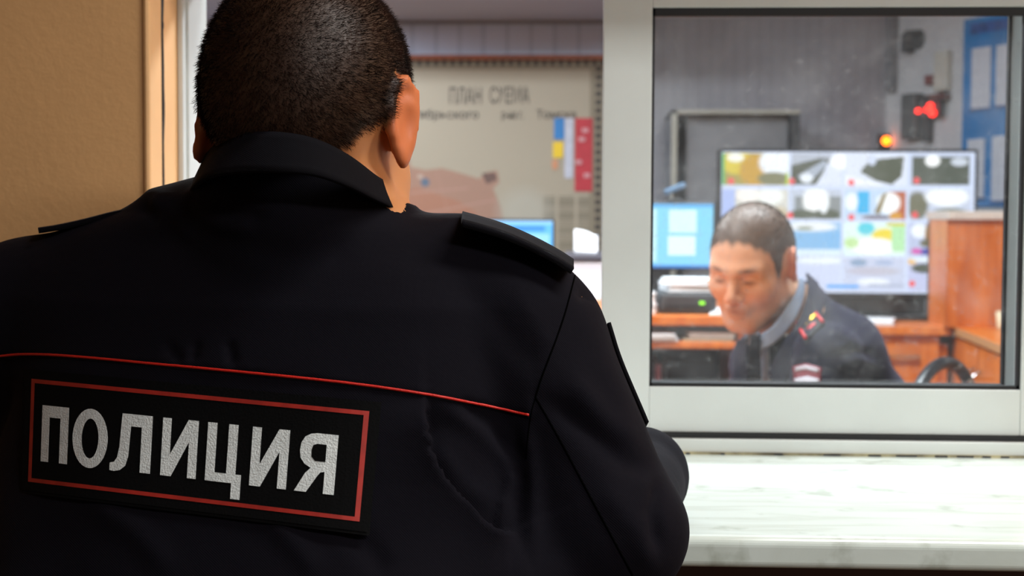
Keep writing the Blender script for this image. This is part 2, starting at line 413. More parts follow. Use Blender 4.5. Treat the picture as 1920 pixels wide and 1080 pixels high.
HEAD = {}
def head(fd, o, Rm, s=1.0, look_down=True, face=True):
    """o = head centre, Rm columns = right, forward, up of the head"""
    o = np.array(o)
    L = lambda p: o+Rm@(np.array(p)*s)
    E = lambda c, r, k=.015, op='add', Q=None: fd.ell(L(c), np.array(r)*s, Rm if Q is None else Rm@Q, k*s, op)
    Cp = lambda a, b, ra, rb=None, k=.012, op='add': fd.cap(L(a), L(b), ra*s, None if rb is None else rb*s, k*s, op)
    E((0, -.010, .036), (.0765, .098, .083)); E((0, -.042, .005), (.068, .060, .075), .03)
    E((0, .028, -.02), (.066, .064, .088), .03); E((0, .025, -.078), (.054, .055, .042), .03)
    E((0, .070, -.104), (.022, .018, .017), .03)
    for q in (-1, 1):
        Cp((q*.057, -.002, -.062), (q*.022, .064, -.105), .013, .013, .03)
        E((q*.043, .062, -.028), (.022, .02, .02), .03)
        Cp((q*.012, .087, .016), (q*.046, .070, .016), .011, .009, .02)
        if face:
            E((q*.031, .094, -.001), (.017, .013, .010), .012, 'sub')
            E((q*.031, .0765, -.003), (.0135, .0135, .0125), .003)
            Cp((q*.018, .0885, -.0075), (q*.044, .084, -.0065), .0028, .0022, .003)
    Cp((0, .088, .006), (0, .108, -.030), .0075, .010, .012)
    E((0, .109, -.036), (.010, .009, .009), .008)
    for q in (-1, 1): E((q*.0125, .100, -.040), (.0075, .0095, .0075), .006)
    E((0, .089, -.063), (.024, .0105, .006), .012); E((0, .088, -.0745), (.020, .0105, .007), .012)
    Cp((-.018, .0985, -.0685), (.018, .0985, -.0685), .0020, None, .006, 'sub')
    for q in (-1, 1):      # ears: helix rim, sheet, lobe, hollow
        tilt = rotm(('z', -q*32), ('x', 8))
        base = np.array((q*.0795, -.012, -.006))
        e = lambda p: base+tilt@np.array((q*p[0], p[1], p[2]))
        fd.ell(L(e((.006, -.002, .002))), np.array((.0042, .0165, .029))*s, Rm@tilt, .006*s)
        pr = [(.002, .014, .010), (.006, .010, .026), (.010, -.002, .034), (.012, -.015, .027), (.012, -.020, .010), (.010, -.016, -.010), (.007, -.008, -.024)]
        for a, b in zip(pr[:-1], pr[1:]): Cp(tuple(e(a)), tuple(e(b)), .0040, .0040, .004)
        E(tuple(e((.005, .000, -.028))), (.0045, .009, .009), .006)
        Cp(tuple(e((-.004, .006, -.018))), tuple(e((.003, .004, .012))), .007, .007, .01)
        fd.ell(L(e((.013, .001, -.001))), np.array((.006, .0085, .014))*s, Rm@tilt, .004*s, 'sub')
NAPE = [-.070, -.064, -.022]
def scalp_mask(V, o, Rm, s=1.0):
    p = (V-np.array(o))@Rm/s
    x, y, z = p.T
    # hairline height as a function of front-back position
    hl = np.interp(y, [-.12, -.07, -.045, -.025, -.012, .012, .022, .036, .046, .062, .08], NAPE+[-.002, .028, .030, -.012, -.012, .034, .058, .074])
    nz = .004*np.sin(x*260+1.3)+.004*np.sin(y*310+z*190)
    m = np.clip((z-hl+nz)/.016+.5, 0, 1)
    far = np.linalg.norm(p, axis=1) > .19
    m[far] = 0; m[(np.abs(x) > .0765) & (z < .031) & (y > -.034)] *= 0
    return m, p
def strands(name, V, F, mask, p_local, Rm, parent, m, count, length, width, whorl=(0.0, -.085, .085), lift=.45):
    tri = np.concatenate([F[:, [0, 1, 2]], F[:, [0, 2, 3]]]); a, b, c = V[tri[:, 0]], V[tri[:, 1]], V[tri[:, 2]]
    ar = np.linalg.norm(np.cross(b-a, c-a), axis=1)*mask[tri].mean(1)**1.5
    pick = RNG.choice(len(tri), count, p=ar/ar.sum()); u = RNG.random((count, 2)); u[u.sum(1) > 1] = 1-u[u.sum(1) > 1]
    T = tri[pick]; w0 = 1-u.sum(1); bw = np.stack([w0, u[:, 0], u[:, 1]], 1)[:, :, None]
    P = (V[T]*bw).sum(1); N = vnormals(V, F); Nn = (N[T]*bw).sum(1); Nn /= np.linalg.norm(Nn, axis=1, keepdims=True)
    pl = (p_local[T]*bw).sum(1); mk = (mask[T]*bw[:, :, 0]).sum(1)
    fl = (pl-np.array(whorl)); sw = np.cross(pl, fl); fl = fl+8*sw
    fl = fl@Rm.T; fl -= (fl*Nn).sum(1, keepdims=True)*Nn; fl /= np.maximum(np.linalg.norm(fl, axis=1, keepdims=True), 1e-6)
    d = fl*(1-lift)+Nn*lift+RNG.normal(0, .22, (count, 3)); d /= np.linalg.norm(d, axis=1, keepdims=True)
    ln = length*(.55+.6*RNG.random(count))*(.35+.65*mk); sd = np.cross(d, RNG.normal(0, 1, (count, 3))); sd /= np.linalg.norm(sd, axis=1, keepdims=True)
    P0 = P-Nn*.0008
    A = P0+sd*width/2; B = P0-sd*width/2; Cc = P+d*ln[:, None]
    mid = P+d*ln[:, None]*.55+Nn*ln[:, None]*.08; M1 = mid+sd*width*.4; M2 = mid-sd*width*.4
    VV = np.stack([A, B, M2, M1, Cc], 1).reshape(-1, 3); i = np.arange(count)*5
    me = bpy.data.meshes.new(name)
    F4 = np.stack([i, i+1, i+2, i+3], 1).tolist(); F3 = np.stack([i+3, i+2, i+4], 1).tolist()
    me.from_pydata(VV.tolist(), [], F4+F3); me.update()
    return link(name, me, parent, m, True)
def hand(fd, wrist, dirv, normal, side=1, s=1.0, curl=.5):
    """five bent fingers on a palm; dirv = towards the fingers, normal = back of the hand"""
    w_ = np.array(wrist, float); d = np.array(dirv, float); d /= np.linalg.norm(d)
    n = np.array(normal, float); n -= d*(n@d); n /= np.linalg.norm(n); sd = np.cross(d, n)*side
    P = lambda a, b, c: w_+s*(d*a+sd*b+n*c)
    for j, off in enumerate((-.030, -.010, .010, .030)):
        fd.cap(P(.0, off*.55, 0), P(.085, off, 0), .0135*s, .0115*s, .012*s)
    Ls = [(.040, .025, .020), (.044, .028, .021), (.040, .026, .020), (.031, .020, .018)]
    for j, off in enumerate((-.031, -.0105, .0105, .031)):
        a = P(.088, off, 0); ang = 0; rad = (.0088, .009, .0086, .0076)[j]
        for q, l in enumerate(Ls[j]):
            ang += curl*(.5, .9, .7)[q]*(1+.08*j)
            b = a+s*l*(d*cos(ang)-n*sin(ang)+sd*off*.6); fd.cap(a, b, rad*s, rad*.9*s, .004*s); a = b
    a = P(.025, -.034, -.006); b = P(.055, -.055, -.016); c = P(.083, -.058, -.024); e = P(.105, -.052, -.030)
    fd.cap(a, b, .013*s, .011*s, .012*s); fd.cap(b, c, .0105*s, .0095*s, .005*s); fd.cap(c, e, .0095*s, .0085*s, .004*s)

# ================================================================== SETTING
YW = 1.58                                     # corridor face of the wall
XJ = float(WY(277, 300, YW)[0])               # left jamb plane
Z_SILL = float(WY(1600, 854, 1.69)[2])
XL = float(WY(1130, 300, 1.70)[0]); XL2 = float(WY(1220.5, 360, 1.70)[0])
XR2 = float(WY(1922, 360, 1.70)[0]); XR = XR2+(XL2-XL)
ZT2 = float(WY(1500, 13.2, 1.70)[2]); ZB2 = float(WY(1500, 727.5, 1.70)[2]); ZB = float(WY(1500, 814.5, 1.70)[2])
ZT = ZT2+.055
XO = XR+.035; ZO = ZT+.05                     # opening right edge / top
FLOOR_IN = 0.32

struct(box('floor', -3.2, 3.2, -2.6, YW, -.1, 0, M['floor']))
struct(box('floor_office', -3.2, 3.6, YW+.16, 6.1, FLOOR_IN-.12, FLOOR_IN, M['floor']))
struct(box('ceiling', -3.2, 3.6, -2.6, 6.2, 2.75, 2.85, M['ceiling']))
bm = bmesh.new()
bm_box(bm, -3.2, XJ, YW, YW+.16, 1.10, 2.75); bm_box(bm, XJ, 3.6, YW, YW+.16, ZO, 2.75); bm_box(bm, XO, 3.6, YW, YW+.16, 1.10, ZO)
bm_box(bm, -3.2, 3.6, YW, YW+.16, 0, 1.10, mi=1); bm_box(bm, XJ, XO, YW+.001, YW+.16, 1.10, Z_SILL-.032, mi=1)
me = bpy.data.meshes.new('wall_front'); bm.to_mesh(me); bm.free()
struct(link('wall_front', me, None, [M['peach'], M['brown_paint']]))
struct(box('wall_left', -3.3, -3.2, -2.6, YW+.08, 0, 2.75, M['peach']))
struct(box('wall_left_office', -3.3, -3.2, YW+.08, 6.2, 0, 2.75, M['room_wall_light']))
struct(box('wall_right', 3.2, 3.3, -2.6, YW, 0, 2.75, M['peach']))
# left reveal: rounded plaster bead, crack line and painted jamb board
bead = boxes('trim_1', [(XJ-.004, XJ+.004, YW-.004, YW+.045, Z_SILL-.03, ZO)], M['jamb'], bevel=.0035); struct(bead)
Y0c = YW+.050
struct(box('trim_2', XJ-.004, XJ+.003, Y0c, 1.69, Z_SILL, ZO, M['jamb']))
zz = np.linspace(Z_SILL, ZO, 60)
crk = [(XJ+.0032, Y0c-.0025+.0012*sin(z*40)+.001*sin(z*97), z) for z in zz]
tube('trim_3', crk, [.0016+.0009*abs(sin(z*23)) for z in zz], M['dark_plastic'])['kind'] = 'structure'
chip = bmesh.new(); bmesh.ops.create_uvsphere(chip, u_segments=12, v_segments=8, radius=1)
for v in chip.verts: v.co = Vector((XJ+.0035+v.co.x*.0015, Y0c-.003+v.co.y*.006, float(WY(294, 47, Y0c)[2])+v.co.z*.007))
me = bpy.data.meshes.new('trim_4'); chip.to_mesh(me); chip.free(); struct(link('trim_4', me, None, M['black_rubber']))

# window_1: outer frame + two sliding sashes
win = bpy.data.objects.new('window_1', None); SC.collection.objects.link(win); win.location = ((XJ+XO)/2, 1.72, Z_SILL); struct(win)
XF = float(WY(384, 200, 1.79)[0]); ZF = ZB-.002
fr = boxes('outer_frame', [(XJ+.003, float(WY(350, 200, 1.705)[0]), 1.69, 1.79, Z_SILL+.001, ZO), (XJ+.003, float(WY(371, 200, 1.745)[0]), 1.705, 1.79, Z_SILL+.001, ZO),
                         (XJ+.003, XF, 1.745, 1.79, Z_SILL+.001, ZO),
                         (XJ+.003, XO, 1.687, 1.79, Z_SILL+.001, ZF-.003), (XJ+.003, XO, 1.69, 1.79, ZT+.004, ZO), (XR+.004, XO, 1.69, 1.79, Z_SILL, ZO)], M['white_metal'], win, bevel=.0015)
boxes('track_seal', [(XF, XO-.02, 1.694, 1.73, ZF-.006, ZB+.0005)], M['black_rubber'], win)
def sash(nm, x0, x1, xi0, xi1, z0, z1, zi0, zi1, y, m, gk, th=.028):
    t = .0
    s = boxes(nm, [(x0, xi0, y, y+th, z0, z1), (xi1, x1, y, y+th, z0, z1), (xi0, xi1, y+.0006, y+th, z0, zi0), (xi0, xi1, y+.0006, y+th, zi1, z1)], m, win, bevel=.0012)
    l, r, t_, b = gk
    g = boxes('gasket', [(xi0-.001, xi0+l, y+.004, y+.012, zi0, zi1), (xi1-r, xi1+.001, y+.004, y+.012, zi0, zi1),
                         (xi0, xi1, y+.004, y+.012, zi1-t_, zi1+.001), (xi0, xi1, y+.004, y+.012, zi0-.001, zi0+b)], M['black_rubber'], None)
    g.parent = s
    p = box('pane', xi0, xi1, y+.010, y+.0135, zi0, zi1, M['glass'], None); p.parent = s
    return s
sash('sash', XL, XR, XL2, XR2, ZB+.001, ZT, ZB2, ZT2, 1.70, M['white_metal'], (.0032, .004, .0095, .0045))
xr0 = float(WY(1893, 360, 1.745)[0]); xr1 = float(WY(1911, 360, 1.745)[0])
sash('sash', XL+.012, xr1, XL2-.012, xr0, ZB+.001, ZT, float(WY(1500, 719, 1.745)[2]), ZT2+.004, 1.745, M['grey_metal'], (.001, .0035, .002, .001), th=.022)
box('brush_seal', XL+.0005, XL+.012, 1.735, 1.765, float(WY(1128, 16, 1.745)[2]), ZT, M['black_rubber'], win)
# window board (sill)
bm = bmesh.new()
YF = float(WZ(1600, 1010, Z_SILL)[1])
def prism(bm, prof, x0, x1):
    a = [bm.verts.new((x0, y, z)) for y, z in prof]; b = [bm.verts.new((x1, y, z)) for y, z in prof]; n = len(prof)
    bm.faces.new(a[::-1]); bm.faces.new(b)
    for i in range(n): bm.faces.new((a[i], a[(i+1) % n], b[(i+1) % n], b[i]))
    bmesh.ops.recalc_face_normals(bm, faces=bm.faces)
nose = [(YF+.009-.009*sin(a), Z_SILL-.009+.009*cos(a)) for a in np.linspace(0, pi/2, 8)]+[(YF, Z_SILL-.022)]+[(YF+.006-.006*cos(a), Z_SILL-.022-.006*sin(a)) for a in np.linspace(.3, pi/2, 5)]
prism(bm, nose+[(YW-.0005, Z_SILL-.028), (YW-.0005, Z_SILL)], -.46, XO+.5)
prism(bm, [(YW-.0005, Z_SILL-.026), (1.70, Z_SILL-.026), (1.70, Z_SILL), (YW-.0005, Z_SILL)], XJ+.004, XO)
me = bpy.data.meshes.new('window_sill'); bm.to_mesh(me); bm.free(); sl = link('window_sill', me, None, M['sill'])
sl.data.polygons.foreach_set('use_smooth', [False]*len(sl.data.polygons)); struct(sl)
ck = boxes('trim_5', [(XJ+.01, XO, 1.6835, 1.6875, Z_SILL, Z_SILL+.0028)], M['caulk']); struct(ck)
gaps = [(1290, 1), (1355, 1), (1460, 2), (1560, 4), (1640, 3), (1700, 5), (1765, 3), (1810, 4), (1850, 2), (1885, 2)]
boxes('trim_6', [(float(WY(p-4*n_, 855, 1.683)[0]), float(WY(p+4*n_, 855, 1.683)[0]), 1.6828, 1.6838, Z_SILL+.0003, Z_SILL+.0022) for p, n_ in gaps], M['dark_plastic'])['kind'] = 'structure'

# office shell
XC = float(WY(1660, 300, 6.0)[0]); XM = float(WY(1190, 300, 6.0)[0])
struct(box('wall_back', -3.2, XM, 6.0, 6.1, 0, 2.75, M['room_wall']))
M['room_wall_grey'] = stripes('grey_wall_covering', '94929a', '88868d', .05)
struct(box('wall_back_right', XM, XC+.05, 6.0, 6.1, 0, 2.75, M['room_wall_grey']))
dv = W(-260, 411, 1)-CAM; dv[2] = 0; dv /= np.linalg.norm(dv); nv = np.array([-dv[1], dv[0], 0])      # along wall (away), into room
if nv[0] > 0: nv = -nv
CORN = np.array([XC, 6.0, 0])
def RW(px, py):
    v = C_F + (px-960)/FPX*C_R - (py-540)/FPX*C_U
    t = ((CORN-CAM)@nv)/(v@nv); return CAM+v*t
def wall_local(P): return float((CORN-P)@dv), float(P[2])
def wbox(name, t0, t1, z0, z1, d0, d1, m, parent=None, bevel=0):
    bm = bmesh.new(); bm_box(bm, t0, t1, d0, d1, z0, z1, bevel=bevel)
    for v in bm.verts:
        p = CORN-dv*v.co.x+nv*v.co.y; v.co = Vector((p[0], p[1], v.co.z))
    bmesh.ops.recalc_face_normals(bm, faces=bm.faces)
    me = bpy.data.meshes.new(name); bm.to_mesh(me); bm.free(); return link(name, me, parent, m)
def wpx(px0, px1, py0, py1):
    a = wall_local(RW(px0, py0)); b = wall_local(RW(px0, py1)); c = wall_local(RW(px1, (py0+py1)/2))
    return a[0], c[0], b[1], a[1]
struct(wbox('wall_right_office', -.1, 4.6, 0, 2.75, -.1, 0, M['room_wall_light']))
ZSOF = float(WY(950, 40, 6.0)[2])
struct(box('ceiling_soffit', -3.2, XM+.02, 5.3, 6.0, ZSOF, 2.75, M['ceiling']))
struct(boxes('soffit_shadow_strip', [(-3.2, XM, 5.97, 6.0, ZSOF-.012, ZSOF)], M['grey_cabinet']))  # grey strip standing in for the shadow line under the soffit
cab_t = wpx(1676, 1686, 20, 90); struct(wbox('trim_8', .03, .07, 1.98, 2.75, 0, .03, M['grey_cabinet']))

# ceiling lamps
for (x, y, z, nm, lb) in ((.95, .95, 2.75, None, 'long white ceiling lamp over the corridor side of the counter'), (1.25, -.55, 2.75, None, 'long white ceiling lamp at the rear of the corridor'),
                       (.55, 3.1, 2.75, None, 'long white ceiling lamp above the seated officer'), (-.9, 4.2, 2.75, None, 'long white ceiling lamp near the wall map'), (-.55, 2.25, 2.75, None, 'long white ceiling lamp just inside the service window')):
    t = thing('ceiling_lamp', (x, y, z), lb, 'lamp', 'ceiling lamps')
    box('lamp_housing', x-.6, x+.6, y-.15, y+.15, z-.05, z-.001, M['white_metal'], t, bevel=.004)
    box('diffuser', x-.57, x+.57, y-.12, y+.12, z-.06, z-.051, M['lamp_white'], t, bevel=.003)

t = thing('fill_strip', (-1.05, 5.55, ZSOF), 'added fill strip hidden under the soffit, brightening the wall above the map', 'lamp')  # added out of view to brighten the wall, no known fixture
box('lamp_housing', -1.33, -.77, 5.5, 5.6, ZSOF-.018, ZSOF-.001, M['white_metal'], t, bevel=.003); box('diffuser', -1.3, -.8, 5.51, 5.59, ZSOF-.022, ZSOF-.0185, M['lamp_white'], t)
# ================================================================== painted flat surfaces (screens, map)
class Canvas:
    def __init__(s, px0, px1, py0, py1, nx, ny, base):
        s.b = (px0, px1, py0, py1); s.nx, s.ny = nx, ny
        s.x, s.y = np.meshgrid(np.linspace(px0, px1, nx), np.linspace(py0, py1, ny)); s.c = np.zeros((ny, nx, 3)); s.c[:] = lin(base)
    def mix(s, m, col): m = np.clip(m, 0, 1)[..., None]; s.c = s.c*(1-m)+np.array(lin(col))*m; return s
    def rect(s, x0, x1, y0, y1, col, a=1): return s.mix(((s.x >= x0) & (s.x <= x1) & (s.y >= y0) & (s.y <= y1))*a, col)
    def ell(s, cx, cy, rx, ry, col, soft=.3, a=1, clip=None):
        d = np.sqrt(((s.x-cx)/rx)**2+((s.y-cy)/ry)**2); m = np.clip((1-d)/soft+.5, 0, 1)*a
        if clip: m = m*((s.x > clip[0]) & (s.x < clip[1]) & (s.y > clip[2]) & (s.y < clip[3]))
        return s.mix(m, col)
    def poly(s, pts, col, a=1):
        ins = np.zeros(s.x.shape, bool); n = len(pts)
        for i in range(n):
            x1, y1 = pts[i]; x2, y2 = pts[(i+1) % n]
            c = ((y1 > s.y) != (y2 > s.y)); ins ^= c & (s.x < (x2-x1)*(s.y-y1)/((y2-y1) or 1e-9)+x1)
        return s.mix(ins*a, col)
    def build(s, name, Y, m, parent, wallfn=None):
        P = np.zeros((s.ny*s.nx, 3)); a = WY(s.b[0], (s.b[2]+s.b[3])/2, Y); b = WY(s.b[1], (s.b[2]+s.b[3])/2, Y)
        c = WY((s.b[0]+s.b[1])/2, s.b[2], Y); d = WY((s.b[0]+s.b[1])/2, s.b[3], Y)
        X, Z = np.meshgrid(np.linspace(a[0], b[0], s.nx), np.linspace(c[2], d[2], s.ny))
        P[:, 0] = X.ravel(); P[:, 1] = Y; P[:, 2] = Z.ravel(); i = np.arange(s.ny*s.nx).reshape(s.ny, s.nx)
        F = np.stack([i[:-1, :-1], i[1:, :-1], i[1:, 1:], i[:-1, 1:]], -1).reshape(-1, 4)
        o = from_np(name, P, F, parent, m, False); set_col(o, s.c.reshape(-1, 3)); return o
M['screen'] = attr_mat('lit_screen', 'col', emit=1.4)
M['board'] = attr_mat('printed_board', 'col', rough=.6)
def pX(px, Y, py=400): return float(WY(px, py, Y)[0])
def pZ(py, Y, px=1400): return float(WY(px, py, Y)[2])

# wall map board
BY = 5.97
t = thing('map_board', (pX(800, BY), BY+.02, pZ(340, BY)), 'cream framed wall map board with a dark dotted border, printed title and pink district map', 'notice board')
cv = Canvas(470, 1136, 108, 560, 560, 380, 'b0a692')
cv.rect(470, 1136, 108, 130, '8d836f'); cv.rect(1106, 1136, 108, 560, '8d836f'); cv.rect(470, 492, 108, 560, '8d836f')
for x in np.arange(474, 1140, 15.5): cv.rect(x, x+8.5, 112, 123, '352f2c')
for y in np.arange(124, 560, 15.5): cv.rect(1116, 1127, y, y+9.5, '352f2c'); cv.rect(474, 485, y, y+9.5, '352f2c')
cv.poly([(560, 330), (640, 300), (700, 320), (764, 262), (772, 312), (800, 318), (830, 314), (860, 322), (900, 334), (912, 322), (934, 318), (938, 340), (926, 352), (940, 385), (948, 420), (940, 470), (900, 520), (780, 545), (650, 530), (580, 470), (545, 400)], 'a8826f')
cv.poly([(700, 380), (780, 350), (860, 375), (900, 400), (860, 410), (760, 400)], 'ad7a62'); cv.poly([(905, 324), (930, 322), (934, 336), (914, 344)], '6b5048')
cv.ell(799, 341, 8, 8, '5a6f85'); cv.ell(790, 330, 5, 4, 'c4b0a0')
for a in ((770, 360, 880, 350), (790, 400, 930, 372), (820, 320, 850, 420)):
    cv.poly([(a[0], a[1]), (a[2], a[3]), (a[2], a[3]+3), (a[0], a[1]+3)], 'b98f80')
for c0 in (1020, 1048, 1056, 1084):
    for y in np.arange(366, 480, 5): cv.rect(c0, c0+22, y, y+3, '7a7260')
cv.ell(985, 395, 45, 40, 'b9b8ac', soft=.8, a=.6)
cv.c *= .66; cv.build('map_sheet', BY, M['board'], t)
box('backing', pX(466, BY), pX(1138, BY), BY+.003, 5.999, pZ(562, BY), pZ(106, BY), M['cream_paper'], t)
box('top_rail', pX(466, BY), pX(1138, BY), BY-.02, BY+.002, pZ(113, BY), pZ(103, BY), M['brown_frame'], t, bevel=.003)
ROTX = Matrix.Rotation(pi/2, 3, 'X')
M['ink'] = mat('printed_ink', '3d3733', .7)
text_obj('lettering', 'ПЛАН', .094, (pX(872, BY), BY-.001, pZ(195, BY)), ROTX, M['ink'], t, .52)
text_obj('lettering', 'СХЕМА', .094, (pX(954, BY), BY-.001, pZ(194, BY)), ROTX, M['ink'], t, .50)
text_obj('lettering', 'Октябрьского', .050, (pX(822, BY), BY-.001, pZ(223, BY)), ROTX, M['ink'], t, 1.0)
text_obj('lettering', 'р-на г.', .050, (pX(960, BY), BY-.001, pZ(223, BY)), ROTX, M['ink'], t, .62)
text_obj('lettering', 'Томска', .050, (pX(1042, BY), BY-.001, pZ(223, BY)), ROTX, M['ink'], t, .92)
def sticker(nm, x0, x1, y0, y1, col):
    return box(nm, pX(x0, BY), pX(x1, BY), BY-.004-(.003 if nm == 'card' else 0), BY-.0015-(.003 if nm == 'card' else 0), pZ(y1, BY), pZ(y0, BY), mat(nm+'_'+col, col, .6, var=.08, vscale=30), t)
sticker('sticker', 1038, 1057, 222, 262, '1f6fae')['label'] = 'blue sticker'
sticker('sticker', 1036, 1055, 267, 297, 'd2b21c')['label'] = 'yellow sticker'
sticker('sticker', 1035, 1045, 301, 318, 'b97f5c')
sticker('label_strip', 1058, 1074, 222, 335, 'a9adba')
rs = sticker('label_strip', 1077, 1110, 222, 360, 'a32330'); rs['label'] = 'red strip of cards'
for (x, y) in ((1096, 245), (1084, 305), (1100, 330), (1090, 262)):
    sticker('card', x-6, x+6, y-4, y+4, 'b8858a')

# grey cabinet standing against the back wall
Yc = 5.55
t = thing('cabinet', (pX(1378, Yc), Yc+.2, FLOOR_IN), 'tall grey cabinet with a pale front edge standing behind the small monitor', 'cabinet')
x0, x1, z1 = pX(1258, Yc), pX(1498, Yc), pZ(206, Yc)
boxes('body', [(x0, x1, Yc+.40, Yc+.43, FLOOR_IN, z1), (x0, x0+.02, Yc+.02, Yc+.40, FLOOR_IN, z1), (x1-.02, x1, Yc+.02, Yc+.40, FLOOR_IN, z1), (x0, x1, Yc+.02, Yc+.40, z1-.02, z1), (x0, x1, Yc+.02, Yc+.4, FLOOR_IN, FLOOR_IN+.1)], M['grey_cabinet'], t)
boxes('front_edge', [(x0, pX(1268, Yc), Yc, Yc+.02, FLOOR_IN, z1), (x0, x1, Yc, Yc+.02, pZ(213, Yc), z1)], M['cream_trim'], t)
box('side_panel', pX(1480, Yc), x1, Yc+.001, Yc+.02, FLOOR_IN+.1, pZ(214, Yc), M['dark_plastic'], t)
d_ = box('door', pX(1288, Yc), pX(1479, Yc), Yc+.06, Yc+.08, FLOOR_IN+.1, pZ(214, Yc), M['grey_cabinet'], t)
h_ = box('handle', pX(1296, Yc), pX(1300, Yc), Yc+.03, Yc+.06, 1.3, 1.45, M['chrome'], None, bevel=.002); h_.parent = d_

# things on the oblique wall
t0, t1, z0, z1 = wpx(1813, 1990, 38, 388)
t = thing('notice_board', tuple(CORN-dv*(t0+t1)/2+np.array([0, 0, z0])), 'bright blue notice board with white sheets in pockets on the right wall', 'notice board')
wbox('backing', t0, t1, z0, z1, .002, .014, mat('blue_board', '1c6fae', .5, var=.12, vscale=5), t)
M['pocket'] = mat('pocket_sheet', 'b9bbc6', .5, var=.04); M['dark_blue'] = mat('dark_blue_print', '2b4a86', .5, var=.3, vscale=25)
for (a, b, c, e) in ((1830, 1864, 92, 206), (1876, 1916, 86, 200), (1822, 1852, 262, 372), (1868, 1908, 256, 378), (1928, 1966, 80, 196), (1922, 1962, 252, 380)):
    q = wpx(a, b, c, e); p = wbox('sheet', q[0], q[1], q[2], q[3], .017, .020, M['pocket'], t)
    wbox('pocket_edge_strip', q[0]-.004, q[1]+.004, q[2]-.006, q[2]+.003, .0145, .022, M['dark_blue'], None).parent = p  # dark blue strip across the bottom edge of each sheet
q = wpx(1826, 1980, 46, 66); wbox('title_strip', q[0], q[1], q[2], q[3], .0145, .016, M['dark_blue'], t)
def wthing(px, py): return tuple(RW(px, py))
q = wpx(1706, 1736, 58, 96)
t = thing('loudspeaker', wthing(1720, 76), 'small black round loudspeaker high on the right wall', 'loudspeaker')
bmx = bmesh.new(); bmesh.ops.create_cone(bmx, cap_ends=True, segments=28, radius1=(q[3]-q[2])/2, radius2=(q[3]-q[2])/2*.8, depth=.06)
Rw = Matrix(((-dv[0], 0, nv[0]), (-dv[1], 0, nv[1]), (0, 1, 0)))
def on_wall(bm, name, px, py, off, m, parent):
    c = RW(px, py)+nv*off
    for v in bm.verts: v.co = Rw @ v.co + Vector(c)
    bmesh.ops.recalc_face_normals(bm, faces=bm.faces)
    me = bpy.data.meshes.new(name); bm.to_mesh(me); bm.free(); return link(name, me, parent, m)
on_wall(bmx, 'housing', 1722, 74, .03, M['black_plastic'], t)
bmx = bmesh.new(); bmesh.ops.create_cone(bmx, cap_ends=True, segments=28, radius1=.03, radius2=.02, depth=.01); on_wall(bmx, 'cone', 1722, 74, .066, M['dark_plastic'], t)
q = wpx(1708, 1716, 70, 100); wbox('bracket', q[0], q[1], q[2], q[3], 0.002, .05, M['dark_plastic'], t)
t = thing('junction_box', wthing(1765, 130), 'cream junction box on the right wall with a small dark red button below', 'junction box')
q = wpx(1762, 1786, 98, 172); wbox('cover', q[0], q[1], q[2], q[3], .002, .03, mat('cream_plastic', 'b3b0a8', .5), t, bevel=.004)
q = wpx(1742, 1756, 142, 160); wbox('button', q[0], q[1], q[2], q[3], .002, .025, mat('dark_red_plastic', '6b2a28', .4), t, bevel=.004)
t = thing('alarm_panel', wthing(1740, 225), 'black alarm panel with glowing red indicator lights on the right wall', 'alarm panel')
q = wpx(1707, 1733, 178, 262); wbox('housing', q[0], q[1], q[2], q[3], .002, .05, mat('grey_black_plastic', '3a383a', .5), t, bevel=.006)
q = wpx(1744, 1752, 180, 266); wbox('bracket', q[0], q[1], q[2], q[3], .002, .04, M['dark_plastic'], t)
q = wpx(1756, 1784, 178, 190); wbox('cover_flap', q[0], q[1], q[2], q[3], .002, .04, mat('maroon_plastic', '55302e', .5), t)
M['led_red'] = mat('red_led', 'ff2418', .3, emit=5); M['led_orange'] = mat('orange_led', 'ff6a08', .3, emit=9); M['led_green'] = mat('green_led', '7fe01e', .3, emit=1.2)
for (px, py, r) in ((1743, 209, .011), (1766, 200, .014), (1770, 213, .015), (1758, 207, .009)):
    bmx = bmesh.new(); bmesh.ops.create_uvsphere(bmx, u_segments=14, v_segments=10, radius=r); on_wall(bmx, 'indicator_light', px, py, .058, M['led_red'], t)
q = wpx(1738, 1778, 192, 220); wbox('lamp_plate', q[0], q[1], q[2], q[3], .03, .045, M['dark_plastic'], t)
t = thing('indicator_lamp', tuple(WY(1662, 265, 5.98)), 'small glowing orange indicator lamp on the wall above the big screen', 'indicator lamp')
bmx = bmesh.new(); bmesh.ops.create_uvsphere(bmx, u_segments=16, v_segments=10, radius=.018); c = WY(1662, 264, 5.96)
for v in bmx.verts: v.co += Vector(c)
me = bpy.data.meshes.new('bulb'); bmx.to_mesh(me); bmx.free(); link('bulb', me, t, M['led_orange'], True)
box('holder', c[0]-.03, c[0]+.03, 5.97, 5.999, c[2]-.03, c[2]+.03, M['dark_plastic'], t, bevel=.004)

